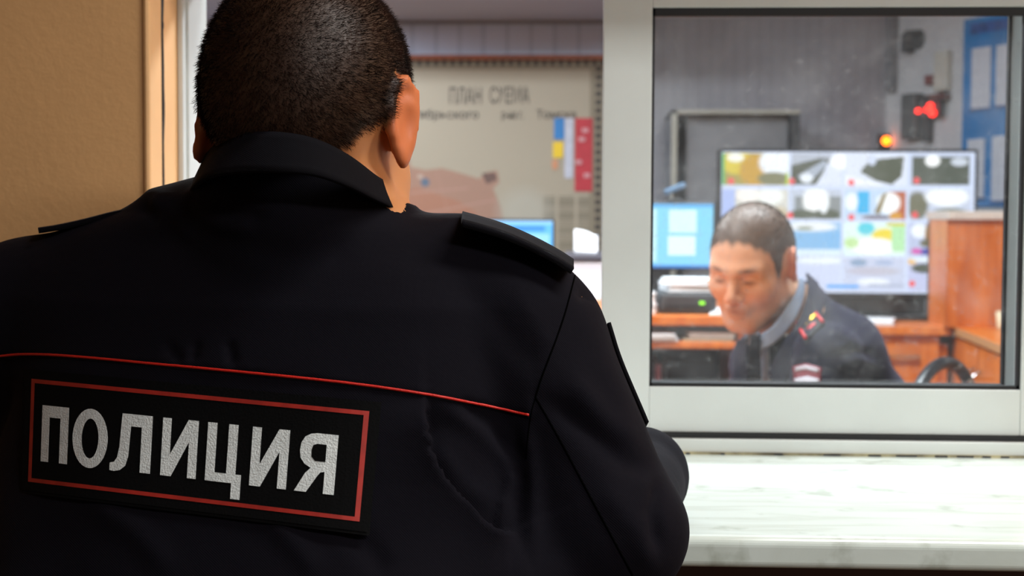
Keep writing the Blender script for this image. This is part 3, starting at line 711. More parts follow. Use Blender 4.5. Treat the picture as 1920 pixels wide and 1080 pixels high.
# ================================================================== furniture at the back
ZD = 1.12
Y1 = float(WZ(1700, 612, ZD)[1])              # front edge of the screen desk
x0, x1 = pX(1380, Y1), float(WZ(1776, 608, ZD)[0])-.012
t = thing('desk', ((x0+x1)/2, Y1+.3, FLOOR_IN), 'reddish wooden desk with drawers under the large camera screen', 'desk')
box('desktop', x0, x1, Y1, Y1+.62, ZD-.028, ZD, M['orange_wood'], t, bevel=.003)
boxes('carcass', [(x0, x1, Y1+.05, Y1+.60, FLOOR_IN, ZD-.06), (x0, x1-.01, Y1+.10, Y1+.60, ZD-.061, ZD-.029)], M['red_wood'], t)
xa, xb = pX(1560, Y1), pX(1770, Y1)
for (za, zb) in ((pZ(718, Y1), pZ(628, Y1)), (pZ(806, Y1), pZ(722, Y1))):
    d_ = box('drawer', xa, xb, Y1+.028, Y1+.049, za, zb, M['orange_wood'], t, bevel=.002)
    hz = (za+zb)/2+.01
    hd = boxes('handle', [(pX(1672, Y1), pX(1732, Y1), Y1+.004, Y1+.012, hz-.006, hz+.006), (pX(1676, Y1), pX(1680, Y1), Y1+.011, Y1+.03, hz-.004, hz+.004), (pX(1724, Y1), pX(1728, Y1), Y1+.011, Y1+.03, hz-.004, hz+.004)], M['chrome'], None, bevel=.001)
    hd.parent = d_
# side desk
A = WZ(1776, 608, ZD); B = WZ(1892, 653, ZD)
SX = float((A[0]+B[0])/2); YS0 = float(B[1])-.35
t = thing('side_desk', (SX+.3, 4.0, FLOOR_IN), 'orange veneered side desk with cupboard doors along the right side of the office', 'desk')
def slab(name, pts, z0, z1, m, parent):
    n = len(pts); V = [(p[0], p[1], z0) for p in pts]+[(p[0], p[1], z1) for p in pts]
    F = [tuple(range(n))[::-1], tuple(range(n, 2*n))]+[(i, (i+1) % n, n+(i+1) % n, n+i) for i in range(n)]
    me = bpy.data.meshes.new(name); me.from_pydata(V, [], F); me.update()
    bm = bmesh.new(); bm.from_mesh(me); bmesh.ops.recalc_face_normals(bm, faces=bm.faces); bm.to_mesh(me); bm.free()
    return link(name, me, parent, m)
dxy = (B-A)[:2]; dxy = dxy/np.linalg.norm(dxy)
a2 = A[:2]-dxy*.42; b2 = A[:2]+dxy*(float(A[1])-YS0)
slab('desktop', [a2+np.array([.002, 0]), b2+np.array([.002, 0]), (b2[0]+.50, b2[1]), (a2[0]+.24, a2[1])], ZD-.026, ZD, M['orange_wood'], t)
slab('edge_band', [a2, b2, b2+np.array([.002, 0]), a2+np.array([.002, 0])], ZD-.024, ZD-.001, mat('pale_edge_band', 'b98a5e', .5), t)
slab('carcass', [a2+[.03, 0], b2+[.03, .03], (b2[0]+.48, b2[1]+.03), (a2[0]+.22, a2[1])], FLOOR_IN, ZD-.027, M['red_wood'], t)
for k in range(3):
    s0 = .44+k*.42; p0 = a2+dxy*s0; p1 = a2+dxy*(s0+.41)
    d_ = slab('cupboard_door', [p0+[.010, 0], p1+[.010, 0], p1+[.029, 0], p0+[.029, 0]], FLOOR_IN+.06, ZD-.035, M['orange_wood'], t)
    ph = a2+dxy*(s0+(.37 if k % 2 == 0 else .04)); hd = tube('handle', [(ph[0]+.009, ph[1], .88), (ph[0]-.02, ph[1], .90), (ph[0]-.02, ph[1], 1.0), (ph[0]+.009, ph[1], 1.02)], .006, M['chrome'], None); hd.parent = d_
# hutch on the side desk
Yh = float(A[1])-.14; xh = pX(1777, Yh)
t = thing('bookcase_unit', (xh+.3, Yh+.2, ZD), 'closed wooden hutch with a pale top standing on the side desk beside the camera screen', 'cabinet')
zt = pZ(412, Yh, 1800)
box('side_panel', xh, xh+.6, Yh, Yh+.02, ZD, zt, M['red_wood'], t)
boxes('carcass', [(xh, xh+.02, Yh+.021, Yh+.24, ZD, zt), (xh+.58, xh+.6, Yh+.021, Yh+.24, ZD, zt), (xh, xh+.6, Yh+.22, Yh+.24, ZD, zt)], M['orange_wood'], t)
boxes('shelf', [(xh+.021, xh+.579, Yh+.022, Yh+.219, ZD+.15, ZD+.168)], M['orange_wood'], t)
box('top_board', xh-.004, xh+.62, Yh-.02, Yh+.255, zt, pZ(396, Yh, 1800), mat('pale_laminate', 'c8bcb2', .4, var=.05), t, bevel=.003)
# small cup
cx_, cy_ = float(WZ(1884, 618, ZD)[0]), float(WZ(1884, 618, ZD)[1])
t = tube('cup', [(cx_, cy_, ZD+.001), (cx_, cy_, ZD+.004), (cx_, cy_, ZD+.055), (cx_, cy_, ZD+.056), (cx_, cy_, ZD+.01)], [.022, .024, .028, .025, .02], M['cream_paper'], n=20)
tag(t, 'small cream cup on the orange side desk at the foot of the hutch', 'cup')

# large camera screen
YT = Y1+.31
t = thing('display_screen', (pX(1590, YT), YT+.06, ZD), 'large black display screen showing a grid of sixteen camera views', 'monitor')
bx0, bx1, bz0, bz1 = pX(1345, YT), pX(1833, YT), pZ(560, YT, 1590), pZ(279, YT, 1590)
bmx = bmesh.new(); bm_box(bmx, bx0, bx1, YT, YT+.05, bz0, bz1, bevel=.006); bm_box(bmx, bx0+.15, bx1-.15, YT+.05, YT+.09, bz0+.06, bz1-.06, bevel=.01)
me = bpy.data.meshes.new('housing'); bmx.to_mesh(me); bmx.free(); link('housing', me, t, M['black_plastic'])
xm = (bx0+bx1)/2
boxes('stand', [(xm-.30, xm+.30, YT-.06, YT+.16, ZD+.001, ZD+.018), (xm-.27, xm+.27, YT+.02, YT+.045, ZD+.018, bz0+.01)], M['black_plastic'], t, bevel=.004)
cv = Canvas(1352, 1826, 285, 549, 300, 168, 'd3dcf6')
C1 = [(1353, 1478), (1482, 1578), (1584, 1698), (1705, 1819)]; R1 = [(287, 348), (356, 411), (417, 478), (483, 545)]
def tile(i, j, col): cv.rect(C1[i][0], C1[i][1], R1[j][0], R1[j][1], col); return (C1[i][0], C1[i][1], R1[j][0], R1[j][1])
k = tile(0, 0, 'a89a55'); cv.ell(1380, 305, 30, 22, 'd8c23a', clip=k); cv.ell(1415, 320, 30, 30, 'c79a3a', clip=k); cv.ell(1455, 305, 32, 26, 'f2f6ff', clip=k); cv.ell(1378, 296, 16, 8, 'f4f4e8', clip=k); cv.ell(1450, 335, 30, 12, '7f7d5c', clip=k); cv.rect(1353, 1357, 287, 348, '3fae4a'); cv.rect(1473, 1478, 325, 348, 'b6d43a')
k = tile(1, 0, 'b7bccb'); cv.poly([(1482, 310), (1540, 296), (1560, 300), (1530, 345), (1482, 347)], '4d5244'); cv.poly([(1495, 330), (1545, 300), (1552, 308), (1515, 345)], 'aab2c2'); cv.ell(1512, 334, 12, 9, 'eef2fb', clip=k)
cv.poly([(1530, 348), (1562, 287), (1578, 287), (1578, 348)], 'dfe4f6'); cv.ell(1575, 303, 18, 14, 'ffffff', clip=(1482, 1600, 287, 348))
k = tile(2, 0, 'dfe4f4'); cv.poly([(1612, 322), (1630, 300), (1694, 293), (1690, 330), (1672, 346), (1640, 338)], '555a4c'); cv.ell(1634, 300, 8, 10, 'd2daf0', clip=k); cv.poly([(1584, 328), (1640, 342), (1660, 348), (1584, 348)], 'f3f4ff')
k = tile(3, 0, 'c3cbe2'); cv.rect(1710, 1816, 294, 346, '50564d'); cv.ell(1747, 301, 14, 11, 'ffffff', clip=k); cv.ell(1797, 303, 16, 8, 'c9cfdc', clip=k)
k = tile(0, 1, 'd8d4cc'); cv.rect(1353, 1378, 356, 411, 'aebef0'); cv.ell(1402, 366, 22, 15, 'fbf3ee', clip=k); cv.ell(1445, 368, 24, 16, 'f6f6f2', clip=k); cv.ell(1420, 392, 12, 14, 'b8b09e', clip=k); cv.ell(1460, 400, 20, 12, 'cdbfa6', clip=k)
k = tile(1, 1, 'c2c9da'); cv.rect(1490, 1578, 368, 411, '6a6e62', a=.7); cv.ell(1530, 376, 24, 28, 'ffffff', clip=k); cv.ell(1505, 402, 26, 9, '5d6354', clip=k); cv.ell(1550, 402, 26, 10, '535a4b', clip=k); cv.ell(1545, 380, 9, 20, 'f7faff', clip=k)
k = tile(2, 1, 'c4d8f2'); cv.rect(1608, 1630, 358, 400, '35b4ea'); cv.ell(1597, 378, 12, 16, 'f4faff', clip=k); cv.poly([(1664, 358), (1698, 358), (1698, 411), (1676, 411)], 'b9603a'); cv.ell(1666, 380, 22, 20, 'ffffff', clip=k); cv.poly([(1640, 398), (1656, 362), (1664, 360), (1650, 402)], '8c7a50'); cv.ell(1645, 407, 30, 4, '7d7380', clip=k); cv.ell(1680, 405, 12, 8, 'd79a3c', clip=k)
k = tile(3, 1, 'c6cde2'); cv.ell(1720, 385, 20, 26, '6e6d58', clip=k); cv.ell(1775, 368, 40, 18, 'fbfcff', clip=k); cv.ell(1782, 400, 34, 11, '83867c', clip=k)
k = tile(0, 2, 'c9d2ee')
k = tile(1, 2, '8fbde6'); cv.ell(1520, 425, 50, 9, 'eef1f6', clip=k); cv.ell(1510, 428, 16, 3, '8e9580', clip=k); cv.rect(1482, 1578, 436, 466, '82b9e8'); cv.rect(1482, 1578, 468, 478, 'dcecfb')
k = tile(2, 2, 'e2f8ee'); cv.ell(1625, 428, 16, 12, '5ed0e2', clip=k); cv.ell(1660, 442, 24, 14, 'f0d83c', clip=k); cv.ell(1640, 462, 44, 16, 'ffffff', clip=k); cv.poly([(1672, 417), (1698, 417), (1698, 470), (1674, 470)], 'b8e8b2'); cv.rect(1664, 1698, 417, 423, 'd8d24a'); cv.ell(1598, 455, 14, 10, 'c6e8a2', clip=k)
k = tile(3, 2, 'bcc4e2'); cv.ell(1725, 432, 16, 13, 'f4f8ff', clip=k); cv.ell(1744, 438, 9, 22, 'a4794a', clip=k); cv.ell(1765, 440, 14, 22, '9cc2f2', clip=k); cv.ell(1742, 455, 16, 8, '6e6a55', clip=k); cv.ell(1745, 471, 34, 6, '4c4fa8', clip=k); cv.ell(1720, 470, 10, 6, 'd65fb4', clip=k)
k = tile(0, 3, 'd2d8f2'); k = tile(1, 3, 'cfd6f2'); cv.ell(1540, 489, 46, 6, 'eef4f8', clip=k)
k = tile(2, 3, 'c9cfe8'); cv.ell(1612, 492, 16, 7, '8ea4c2', clip=k); cv.ell(1640, 508, 50, 8, 'c2bfd0', clip=k); cv.ell(1640, 528, 30, 7, 'eff2fb', clip=k); cv.ell(1660, 492, 18, 5, 'a9b8da', clip=k)
k = tile(3, 3, 'c3c6e8'); cv.ell(1735, 502, 24, 9, '444c3e', clip=k); cv.ell(1712, 489, 9, 6, 'f0b85a', clip=k); cv.ell(1779, 494, 12, 9, 'd8cf3c', clip=k); cv.ell(1760, 486, 50, 5, 'e9f4fb', clip=k)
for (x, y) in ((1370, 340), (1484, 340), (1596, 342), (1718, 338), (1482, 404), (1597, 407), (1716, 402), (1713, 531)): cv.ell(x, y, 6, 6, 'f2565c')
cv.rect(1552, 1612, 534, 541, '4aa6f6'); cv.rect(1630, 1698, 532, 537, 'aab2cc')
cv.build('screen', YT-.0015, M['screen'], t)

# left console desk with two tiers
YA = 3.6
xa, xb = pX(1120, YA), pX(1402, YA)
za1, za0 = pZ(592, YA, 1280), pZ(611, YA, 1280); zb1, zb0 = pZ(641, YA, 1280), pZ(655, YA, 1280)
t = thing('console_desk', ((xa+xb)/2, YA+.3, FLOOR_IN), 'orange two-tier console desk under the small monitor and black printer', 'desk')
box('upper_shelf', xa, xb, YA, YA+.72, za0, za1, M['orange_wood'], t, bevel=.003)
box('desktop', xa+.02, xb-.02, YA+.01, YA+.65, zb0, zb1, M['orange_wood'], t, bevel=.003)
boxes('side_panel', [(xa, xa+.018, YA+.02, YA+.7, FLOOR_IN, za0)], M['red_wood'], t); boxes('side_panel', [(xb-.018, xb, YA+.02, YA+.7, FLOOR_IN, za0)], M['red_wood'], t)
box('back_panel', xa+.019, xb-.019, YA+.5, YA+.52, FLOOR_IN, zb0-.001, mat('dark_brown_veneer', '4a302a', .5, var=.15), t)
# printer + papers on the upper shelf
t = thing('printer', (pX(1292, YA+.06), YA+.2, za1), 'low black printer with a green light on the upper shelf of the console desk', 'printer')
yp = YA+.06; bx = (pX(1238, yp), pX(1346, yp), yp, yp+.21, za1+.001, pZ(549, yp, 1290))
box('housing', *bx, M['dark_plastic'], t, bevel=.01); box('paper_slot', bx[0]+.015, bx[1]-.015, yp-.002, yp+.001, bx[4]+.012, bx[4]+.024, M['black_plastic'], t)
box('status_light', pX(1313, yp), pX(1323, yp), yp-.003, yp, pZ(571, yp, 1300), pZ(565, yp, 1300), M['led_green'], t, bevel=.001)
def sheets(x0, x1, y0, y1, z0, z1, n, rot, lab, m='paper', nm='paper_stack'):
    bmx = bmesh.new()
    for k in range(n):
        a = z0+(z1-z0)*k/n; c = ((x0+x1)/2, (y0+y1)/2); dx = random.uniform(-.004, .004)
        vs = bm_box(bmx, x0+dx, x1+dx, y0+dx, y1+dx, a, z0+(z1-z0)*(k+.86)/n); bmesh.ops.rotate(bmx, verts=vs, cent=Vector((c[0], c[1], a)), matrix=Matrix.Rotation(R_(rot+random.uniform(-3, 3)), 3, 'Z'))
    me = bpy.data.meshes.new(nm); bmx.to_mesh(me); bmx.free(); o = link(nm, me, None, M[m]); return tag(o, lab, 'paper')
sheets(pX(1250, yp), pX(1342, yp), yp+.02, yp+.19, bx[5]+.001, bx[5]+.034, 6, 4, 'stack of white papers lying on top of the black printer')
sheets(pX(1150, YA), pX(1228, YA), YA+.03, YA+.25, za1+.001, pZ(545, YA+.1, 1240), 8, 3, 'tall pile of white papers beside the black printer on the upper shelf')
sheets(pX(1345, YA+.02), pX(1392, YA+.02), YA+.003, YA+.2, za1+.001, za1+.012, 2, -8, 'white sheets on the shelf edge in front of the seated officer')
sheets(pX(1292, YA), pX(1378, YA), YA+.02, YA+.22, zb1+.008, zb1+.022, 3, 2, 'white papers on the lower tier of the console desk')
sheets(pX(1282, YA), pX(1375, YA), YA+.014, YA+.22, zb1+.001, zb1+.007, 1, -2, 'cream folder under white papers on the lower tier', 'cream_paper', 'folder')
sheets(pX(1215, YA), pX(1262, YA), YA+.0, YA+.24, zb1+.001, zb1+.02, 3, 8, 'grey-white papers at the left end of the lower tier')
for px, lab, c in ((1226, 'dark grey binder standing below the console shelf', '33323a'), (1240, 'faded red binder standing below the console shelf', '6e3b40'), (1253, 'black binder standing below the console shelf', '1d1c20')):
    pass
t = thing('file_rack', (pX(1240, YA), YA+.1, zb0-.3), 'dark rack of binders fixed under the left end of the console desk', 'rack')
box('shelf', pX(1205, YA), pX(1262, YA), YA+.04, YA+.3, zb0-.265, zb0-.25, M['dark_plastic'], t)
for px, c, hh in ((1213, '3c3b46', .21), (1226, '2f2e38', .22), (1239, '74404a', .205), (1252, '232228', .215)):
    box('binder', pX(px-5, YA), pX(px+6, YA), YA+.05, YA+.28, zb0-.249, zb0-.249+hh, mat('binder_'+c, c, .6), t, bevel=.002)
# small monitor
ym = YA+.36
t = thing('monitor', (pX(1240, ym), ym+.05, za1), 'small light blue lit monitor on the upper shelf left of the seated officer', 'monitor', 'small monitors')
def monitor(t, x0, x1, y0, y1, ym, zbase, canvas):
    boxes('housing', [(pX(x0, ym), pX(x1, ym), ym, ym+.035, pZ(y1, ym, (x0+x1)/2), pZ(y0, ym, (x0+x1)/2))], M['black_plastic'], t, bevel=.004)
    xm = pX((x0+x1)/2, ym); zb = pZ(y1, ym, (x0+x1)/2)
    boxes('stand', [(xm-.08, xm+.08, ym-.05, ym+.10, zbase+.001, zbase+.014), (xm-.03, xm+.03, ym+.012, ym+.03, zbase+.014, zb+.01)], M['black_plastic'], t, bevel=.003)
    canvas.build('screen', ym-.0015, M['screen'], t)
cv = Canvas(1141, 1337, 382, 502, 130, 80, '86d6fb'); cv.rect(1141, 1337, 382, 389, '5fb4f2'); cv.rect(1160, 1232, 392, 490, 'c8f2ff'); cv.rect(1254, 1306, 394, 436, 'dcfbff'); cv.rect(1252, 1304, 442, 478, 'e6fdff'); cv.rect(1141, 1337, 497, 502, '2f86de')
monitor(t, 1136, 1341, 378, 507, ym, za1, cv)
wz = pZ(378, ym, 1240)
t = thing('webcam', (pX(1268, ym), ym+.01, wz), 'dark webcam with a bluish cap clipped on top of the small monitor', 'camera')
xw = pX(1266, ym); boxes('foot', [(xw-.022, xw+.022, ym-.003, ym+.03, wz+.0005, wz+.008), (xw-.006, xw+.006, ym+.008, ym+.018, wz+.008, wz+.03)], M['black_plastic'], t, bevel=.002)
bmx = bmesh.new(); bm_box(bmx, xw-.032, xw+.03, ym-.01, ym+.03, wz+.028, wz+.045, bevel=.006, seg=3); me = bpy.data.meshes.new('head'); bmx.to_mesh(me); bmx.free()
link('head', me, t, mat('bluish_plastic', '4d6a86', .4)).data.transform(Matrix.Translation((xw, ym, wz+.036)) @ Matrix.Rotation(R_(-22), 4, 'Y') @ Matrix.Translation((-xw, -ym, -wz-.036)))
sheets(pX(1605, Y1+.05), pX(1688, Y1+.05), Y1+.02, Y1+.20, ZD+.001, ZD+.016, 3, -14, 'white papers on the desk below the large camera screen')

# things seen through the open half: monitor, white printer
yl = 4.5; zl = pZ(590, yl, 1090)
t = thing('printer_table', (pX(1020, yl), yl+.3, FLOOR_IN), 'white printer table below the wall map', 'table')
box('tabletop', pX(900, yl), pX(1180, yl), yl-.02, yl+.6, zl-.03, zl, M['white_metal'], t, bevel=.003)
for (a, b) in ((905, .0), (905, .53), (1165, .0), (1165, .53)): box('leg', pX(a, yl), pX(a, yl)+.04, yl+b, yl+b+.04, FLOOR_IN, zl-.03, M['grey_metal'], t)
t = thing('monitor', (pX(990, yl), yl+.1, zl), 'blue lit monitor behind the standing officer in front of the wall map', 'monitor', 'small monitors')
cv = Canvas(884, 1036, 414, 520, 90, 60, '58b4f4'); cv.rect(884, 1036, 414, 421, '8cc8f8'); cv.rect(900, 1022, 424, 432, '2a86e8'); cv.rect(896, 1030, 438, 500, '8fd0fa')
monitor(t, 880, 1040, 410, 526, yl+.1, zl, cv)
t = thing('printer', (pX(1095, yl), yl+.2, zl), 'white printer with a dark lid and paper in its tray below the wall map', 'printer')
bmx = bmesh.new(); bm_box(bmx, pX(1062, yl), pX(1158, yl), yl+.02, yl+.38, zl+.001, pZ(490, yl, 1090), bevel=.01, seg=3)
me = bpy.data.meshes.new('housing'); bmx.to_mesh(me); bmx.free(); link('housing', me, t, mat('white_plastic', 'd5d6de', .4), False)
box('lid', pX(1058, yl), pX(1160, yl), yl+.01, yl+.39, pZ(490, yl, 1090)+.001, pZ(476, yl, 1090), mat('slate_plastic', '4a4b55', .4), t, bevel=.004)
bmx = bmesh.new(); 
gx, gz = np.meshgrid(np.linspace(0, 1, 12), np.linspace(0, 1, 10)); zl2 = pZ(476, yl, 1090)
xp0, xp1 = pX(1078, yl), pX(1122, yl); hh = pZ(432, yl, 1090)-zl2
P = np.stack([xp0+(xp1-xp0)*gx, yl+.12+.03*gz+.01*np.sin(gx*5), zl2+.002+hh*gz*(1-.25*np.clip(gx*1.2, 0, 1)**2)], -1).reshape(-1, 3); i = np.arange(120).reshape(10, 12)
F = np.stack([i[:-1, :-1], i[:-1, 1:], i[1:, 1:], i[1:, :-1]], -1).reshape(-1, 4)
o = from_np('paper_sheets', P, F, None, M['paper']); md = o.modifiers.new('thick', 'SOLIDIFY'); md.thickness = .003
tag(o, 'curled white paper standing in the tray of the white printer', 'paper')

# ================================================================== PEOPLE
def skin_mat(name):
    m = attr_mat(name, 'col', rough=.5, sss=.10); nt = m.node_tree; b = nt.nodes['Principled BSDF']
    tc = nt.nodes.new('ShaderNodeTexCoord'); n = nt.nodes.new('ShaderNodeTexNoise'); n.inputs['Scale'].default_value = 900
    bp = nt.nodes.new('ShaderNodeBump'); bp.inputs['Strength'].default_value = .15; bp.inputs['Distance'].default_value = .0006
    nt.links.new(tc.outputs['Object'], n.inputs['Vector']); nt.links.new(n.outputs['Fac'], bp.inputs['Height']); nt.links.new(bp.outputs[0], b.inputs['Normal'])
    return m
M['skin'] = skin_mat('skin')
def cloth_mat(name, c, rough=.9, sheen=.012, sp=.12):
    m = mat(name, c, rough, spec=sp, sheen=sheen); nt = m.node_tree; b = nt.nodes['Principled BSDF']
    b.inputs['Sheen Tint'].default_value = lin('b8a8d8')+(1,); b.inputs['Sheen Roughness'].default_value = .5
    tc = nt.nodes.new('ShaderNodeTexCoord'); mp = nt.nodes.new('ShaderNodeMapping'); mp.inputs['Rotation'].default_value = (0, .1, .3)
    wv = nt.nodes.new('ShaderNodeTexWave'); wv.inputs['Scale'].default_value = 260; wv.bands_direction = 'DIAGONAL'; wv.inputs['Distortion'].default_value = 1.5
    n = nt.nodes.new('ShaderNodeTexNoise'); n.inputs['Scale'].default_value = 26; n.inputs['Detail'].default_value = 6
    ad = nt.nodes.new('ShaderNodeMath'); ad.operation = 'MULTIPLY_ADD'; ad.inputs[1].default_value = .05
    bp = nt.nodes.new('ShaderNodeBump'); bp.inputs['Strength'].default_value = .35; bp.inputs['Distance'].default_value = .004
    nt.links.new(tc.outputs['Object'], mp.inputs[0]); nt.links.new(mp.outputs[0], wv.inputs['Vector']); nt.links.new(tc.outputs['Object'], n.inputs['Vector'])
    nt.links.new(wv.outputs['Fac'], ad.inputs[0]); nt.links.new(n.outputs['Fac'], ad.inputs[2]); nt.links.new(ad.outputs[0], bp.inputs['Height']); nt.links.new(bp.outputs[0], b.inputs['Normal'])
    return m
M['uniform'] = cloth_mat('black_uniform_cloth', '0d0b13')
M['uniform_dark'] = cloth_mat('collar_cloth', '0b0a0f')
M['trouser'] = cloth_mat('trouser_cloth', '09080b')
M['navy'] = cloth_mat('navy_uniform_cloth', '20212f', .8, .08)
M['shirt'] = cloth_mat('grey_blue_shirt', '7c889c', .7, .05)
M['tie'] = cloth_mat('black_tie', '16171f', .6, .1)
M['red_pipe'] = mat('red_piping', 'd8261a', .5, bump=.3, bscale=900)
M['thread'] = mat('seam_thread', '020202', .95, spec=.03)
M['hair'] = mat('dark_brown_hair', '0d0807', .75, spec=.08, c2='2c1810', vscale=60)
M['hair2'] = mat('short_brown_hair', '2e2622', .6, spec=.35, c2='4a3d35', vscale=60)
M['leather'] = mat('black_leather', '0e0e10', .3)
M['gold'] = mat('gold_badge', 'e6b422', .3, metal=.6)
M['board_red'] = mat('red_edging', 'c8202c', .5)
M['board_black'] = mat('epaulette_cloth', '18181f', .7)

def skin_cols(V, mask, base, hairc, o, Rm, p, s=1.0, stub=.0):
    b = np.array(lin(base)); c = np.tile(b, (len(V), 1))
    x, y, z = p.T
    ear = (np.abs(x) > .078) & (np.abs(z) < .055) & (np.abs(y) < .05)
    red = np.array(lin('c9552c')); c[ear] = c[ear]*.45+red*.55
    nz = np.exp(-(((x)**2+(y-.105)**2+(z+.036)**2)/.02**2))[:, None]*.35; c = c*(1-nz)+np.array(lin('b85c42'))*nz
    lip = (np.exp(-((x/.020)**2+((y-.092)/.014)**2+((z+.068)/.0075)**2)*1.2))[:, None]*.75; c = c*(1-lip)+np.array(lin('9c4a42'))*lip
    for q in (-1, 1):
        br = (np.exp(-(((x-q*.032)/.017)**2+((z-.0175-.1*(.03-abs(0)))/.0045)**2)*1.1)*(y > .05))[:, None]*.9; c = c*(1-br)+np.array(lin('3a2a22'))*br
        ey = (np.exp(-(((x-q*.031)/.012)**2+((z+.0065)/.0042)**2)*1.1)*(y > .06))[:, None]*.8; c = c*(1-ey)+np.array(lin('241a18'))*ey
    if stub:
        sb = (np.clip((-.045-z)/.02, 0, 1)*np.clip((y+.0)/.03, 0, 1)*(z > -.14))[:, None]*stub; c = c*(1-sb)+np.array(lin('6a5145'))*sb
    mk = mask[:, None]*.93; c = c*(1-mk)+np.array(lin(hairc))*mk
    return c

# ------------------------------------------------------------------ standing officer (seen from behind)
PHI = R_(-14)                                   # torso yaw: right side nearer the camera
def Wd(px, py, d): return W(px, py, d)
def row(z, px, d, a, b):
    py = 540.0
    for _ in range(5):
        P = W(px, py, d); py += (P[2]-z)/d*FPX
    P = W(px, py, d); return (z, P[0], P[1], a, b)
TORSO = [row(.80, 470, .99, .172, .115), row(.95, 470, 1.02, .182, .118), row(1.10, 480, 1.105, .196, .118), row(1.17, 490, 1.16, .205, .120),
         row(1.25, 495, 1.20, .218, .122), row(1.33, 505, 1.225, .226, .122), row(1.38, 512, 1.235, .226, .116), row(1.405, 520, 1.24, .205, .104),
         row(1.43, 535, 1.24, .165, .088), row(1.455, 545, 1.235, .105, .075)]
SH_R, SH_L = Wd(990, 632, 1.175), Wd(52, 590, 1.29)
EL_R, EL_L = Wd(1158, 1000, 1.13), Wd(75, 905, 1.36)
FA_R0, FA_R1 = Wd(1200, 893, 1.335), Wd(1010, 850, 1.50)
NK = Wd(560, 420, 1.235)
HEAD_O = Wd(581, 226, 1.205); HEAD_R = rotm(('z', -9), ('x', -16), ('y', 2)); HS = 1.045
wr_R, wr_L = FA_R1, Wd(520, 855, 1.52)

b1 = Field(TORSO_LO := (-.62, .85, .70), (.45, 1.75, 1.66), .004)
b1.slices(TORSO, PHI, 2.4, -.014, .03)
for a, b_, ra, rb in ((NK, SH_R, .055, .050), (NK, SH_L, .055, .050), (SH_R, EL_R, .052, .043), (SH_L, EL_L, .052, .043), (EL_R, FA_R0, .042, .036), (FA_R0, FA_R1, .036, .027), (EL_L, wr_L, .042, .027)):
    b1.cap(a, b_, ra, rb, .03)
b1.cap(HEAD_O+HEAD_R@np.array((.002, .006, -.06))*HS, Wd(584, 375, 1.235), .057, .056, .02)
b1.cap(Wd(584, 375, 1.235), NK+np.array((0, .01, -.02)), .056, .058, .02)
hdv = np.array((-1.0, .25, -.02)); hand(b1, wr_R+np.array((-.01, .0, -.006)), hdv, (0, 0, 1), 1, 1.0, .35)
hand(b1, wr_L+np.array((.01, .0, -.004)), np.array((.9, .5, -.04)), (0, 0, 1), -1, 1.0, .35)
head(b1, HEAD_O, HEAD_R, HS)
V, F = b1.mesh(); V = smooth_v(V, F, 1, .4)
mask, pl = scalp_mask(V, HEAD_O, HEAD_R, HS)
p1 = from_np('person', V, F, None, M['skin'])
set_col(p1, skin_cols(V, mask, 'd28c58', '140d0c', HEAD_O, HEAD_R, pl, stub=.1))
tag(p1, 'standing person in black uniform jacket with lettered back patch, leaning on the white counter', 'person')
hm = mask*(np.linalg.norm(V-HEAD_O, axis=1) < .17)
strands('hair', V, F, hm, pl, HEAD_R, p1, M['hair'], 46000, .0068, .00036, whorl=(-.005, -.075, .075))

# jacket
JH = .0035
jk = Field((-.66, .82, .88), (.42, 1.66, 1.57), JH)
jk.slices([r for r in TORSO if r[0] >= .95], PHI, 2.5, .0, .03)
jk.cap(Wd(650, 512, 1.23), Wd(860, 524, 1.195), .048, .050, .03); jk.cap(Wd(860, 524, 1.195), Wd(940, 565, 1.185), .050, .052, .02); jk.cap(Wd(940, 565, 1.185), SH_R, .052, .054, .02); jk.cap(NK, SH_L, .062, .060, .05)
jk.cap(NK+np.array((0, .01, -.01)), Wd(548, 392, 1.186), .074, .073, .03)
jk.cap(SH_R, EL_R, .062, .054, .022); jk.cap(SH_L, EL_L, .068, .052, .02)
jk.cap(Wd(105, 880, 1.26), Wd(108, 1130, 1.16), .04, .042, .05)
jk.cap(Wd(960, 780, 1.215), Wd(985, 1120, 1.13), .045, .06, .05)
jk.cap(EL_R, FA_R0, .050, .043, .02); jk.cap(FA_R0, FA_R1+(FA_R1-FA_R0)*-.1, .043, .036, .015)
jk.cap(EL_L, EL_L+(wr_L-EL_L)*.92, .052, .036, .015)
V, F = jk.mesh(); V = smooth_v(V, F, 2, .5)
N = vnormals(V, F); Q = PROJ(V); P2 = Q[:, :2]; back = np.clip(-(N@C_F)*3, 0, 1)
torso_side = np.clip((Q[:, 0] < 1150)*1.0, 0, 1)
disp = np.zeros(len(V))
def ridge(line, w, amp, taper=True):
    global disp
    d, s, t = lines_dist(P2, line); k = np.exp(-(d/w)**2); 
    if taper: k = k*np.clip(4*np.minimum(t, 1-t)+.15, 0, 1)
    disp += amp*k*back
def pleat(line, w, amp, side=1):
    line = [(q[0], q[1]) for q in smooth_path([(a, b, 0) for a, b in line], 5)]
    """a fold edge: one side raised, falling away over w px"""
    global disp
    d, s, t = lines_dist(P2, line); x = d*s*side
    k = np.where(x > 0, np.exp(-x/w), 0)*(1-np.exp(-(np.maximum(x, 0)/3)**2)*.0)*np.clip(5*np.minimum(t, 1-t)+.1, 0, 1)
    disp += amp*k*back
pleat([(797, 752), (800, 800), (812, 860), (840, 915), (885, 965), (930, 1000), (967, 990)], 55, .016, 1)
pleat([(797, 752), (800, 800), (812, 860), (840, 915), (885, 965), (930, 1000), (967, 990)], 60, -.012, -1)
ridge([(830, 760), (900, 810), (950, 870), (975, 930)], 16, .004); ridge([(860, 750), (930, 800), (975, 860)], 14, -.004)
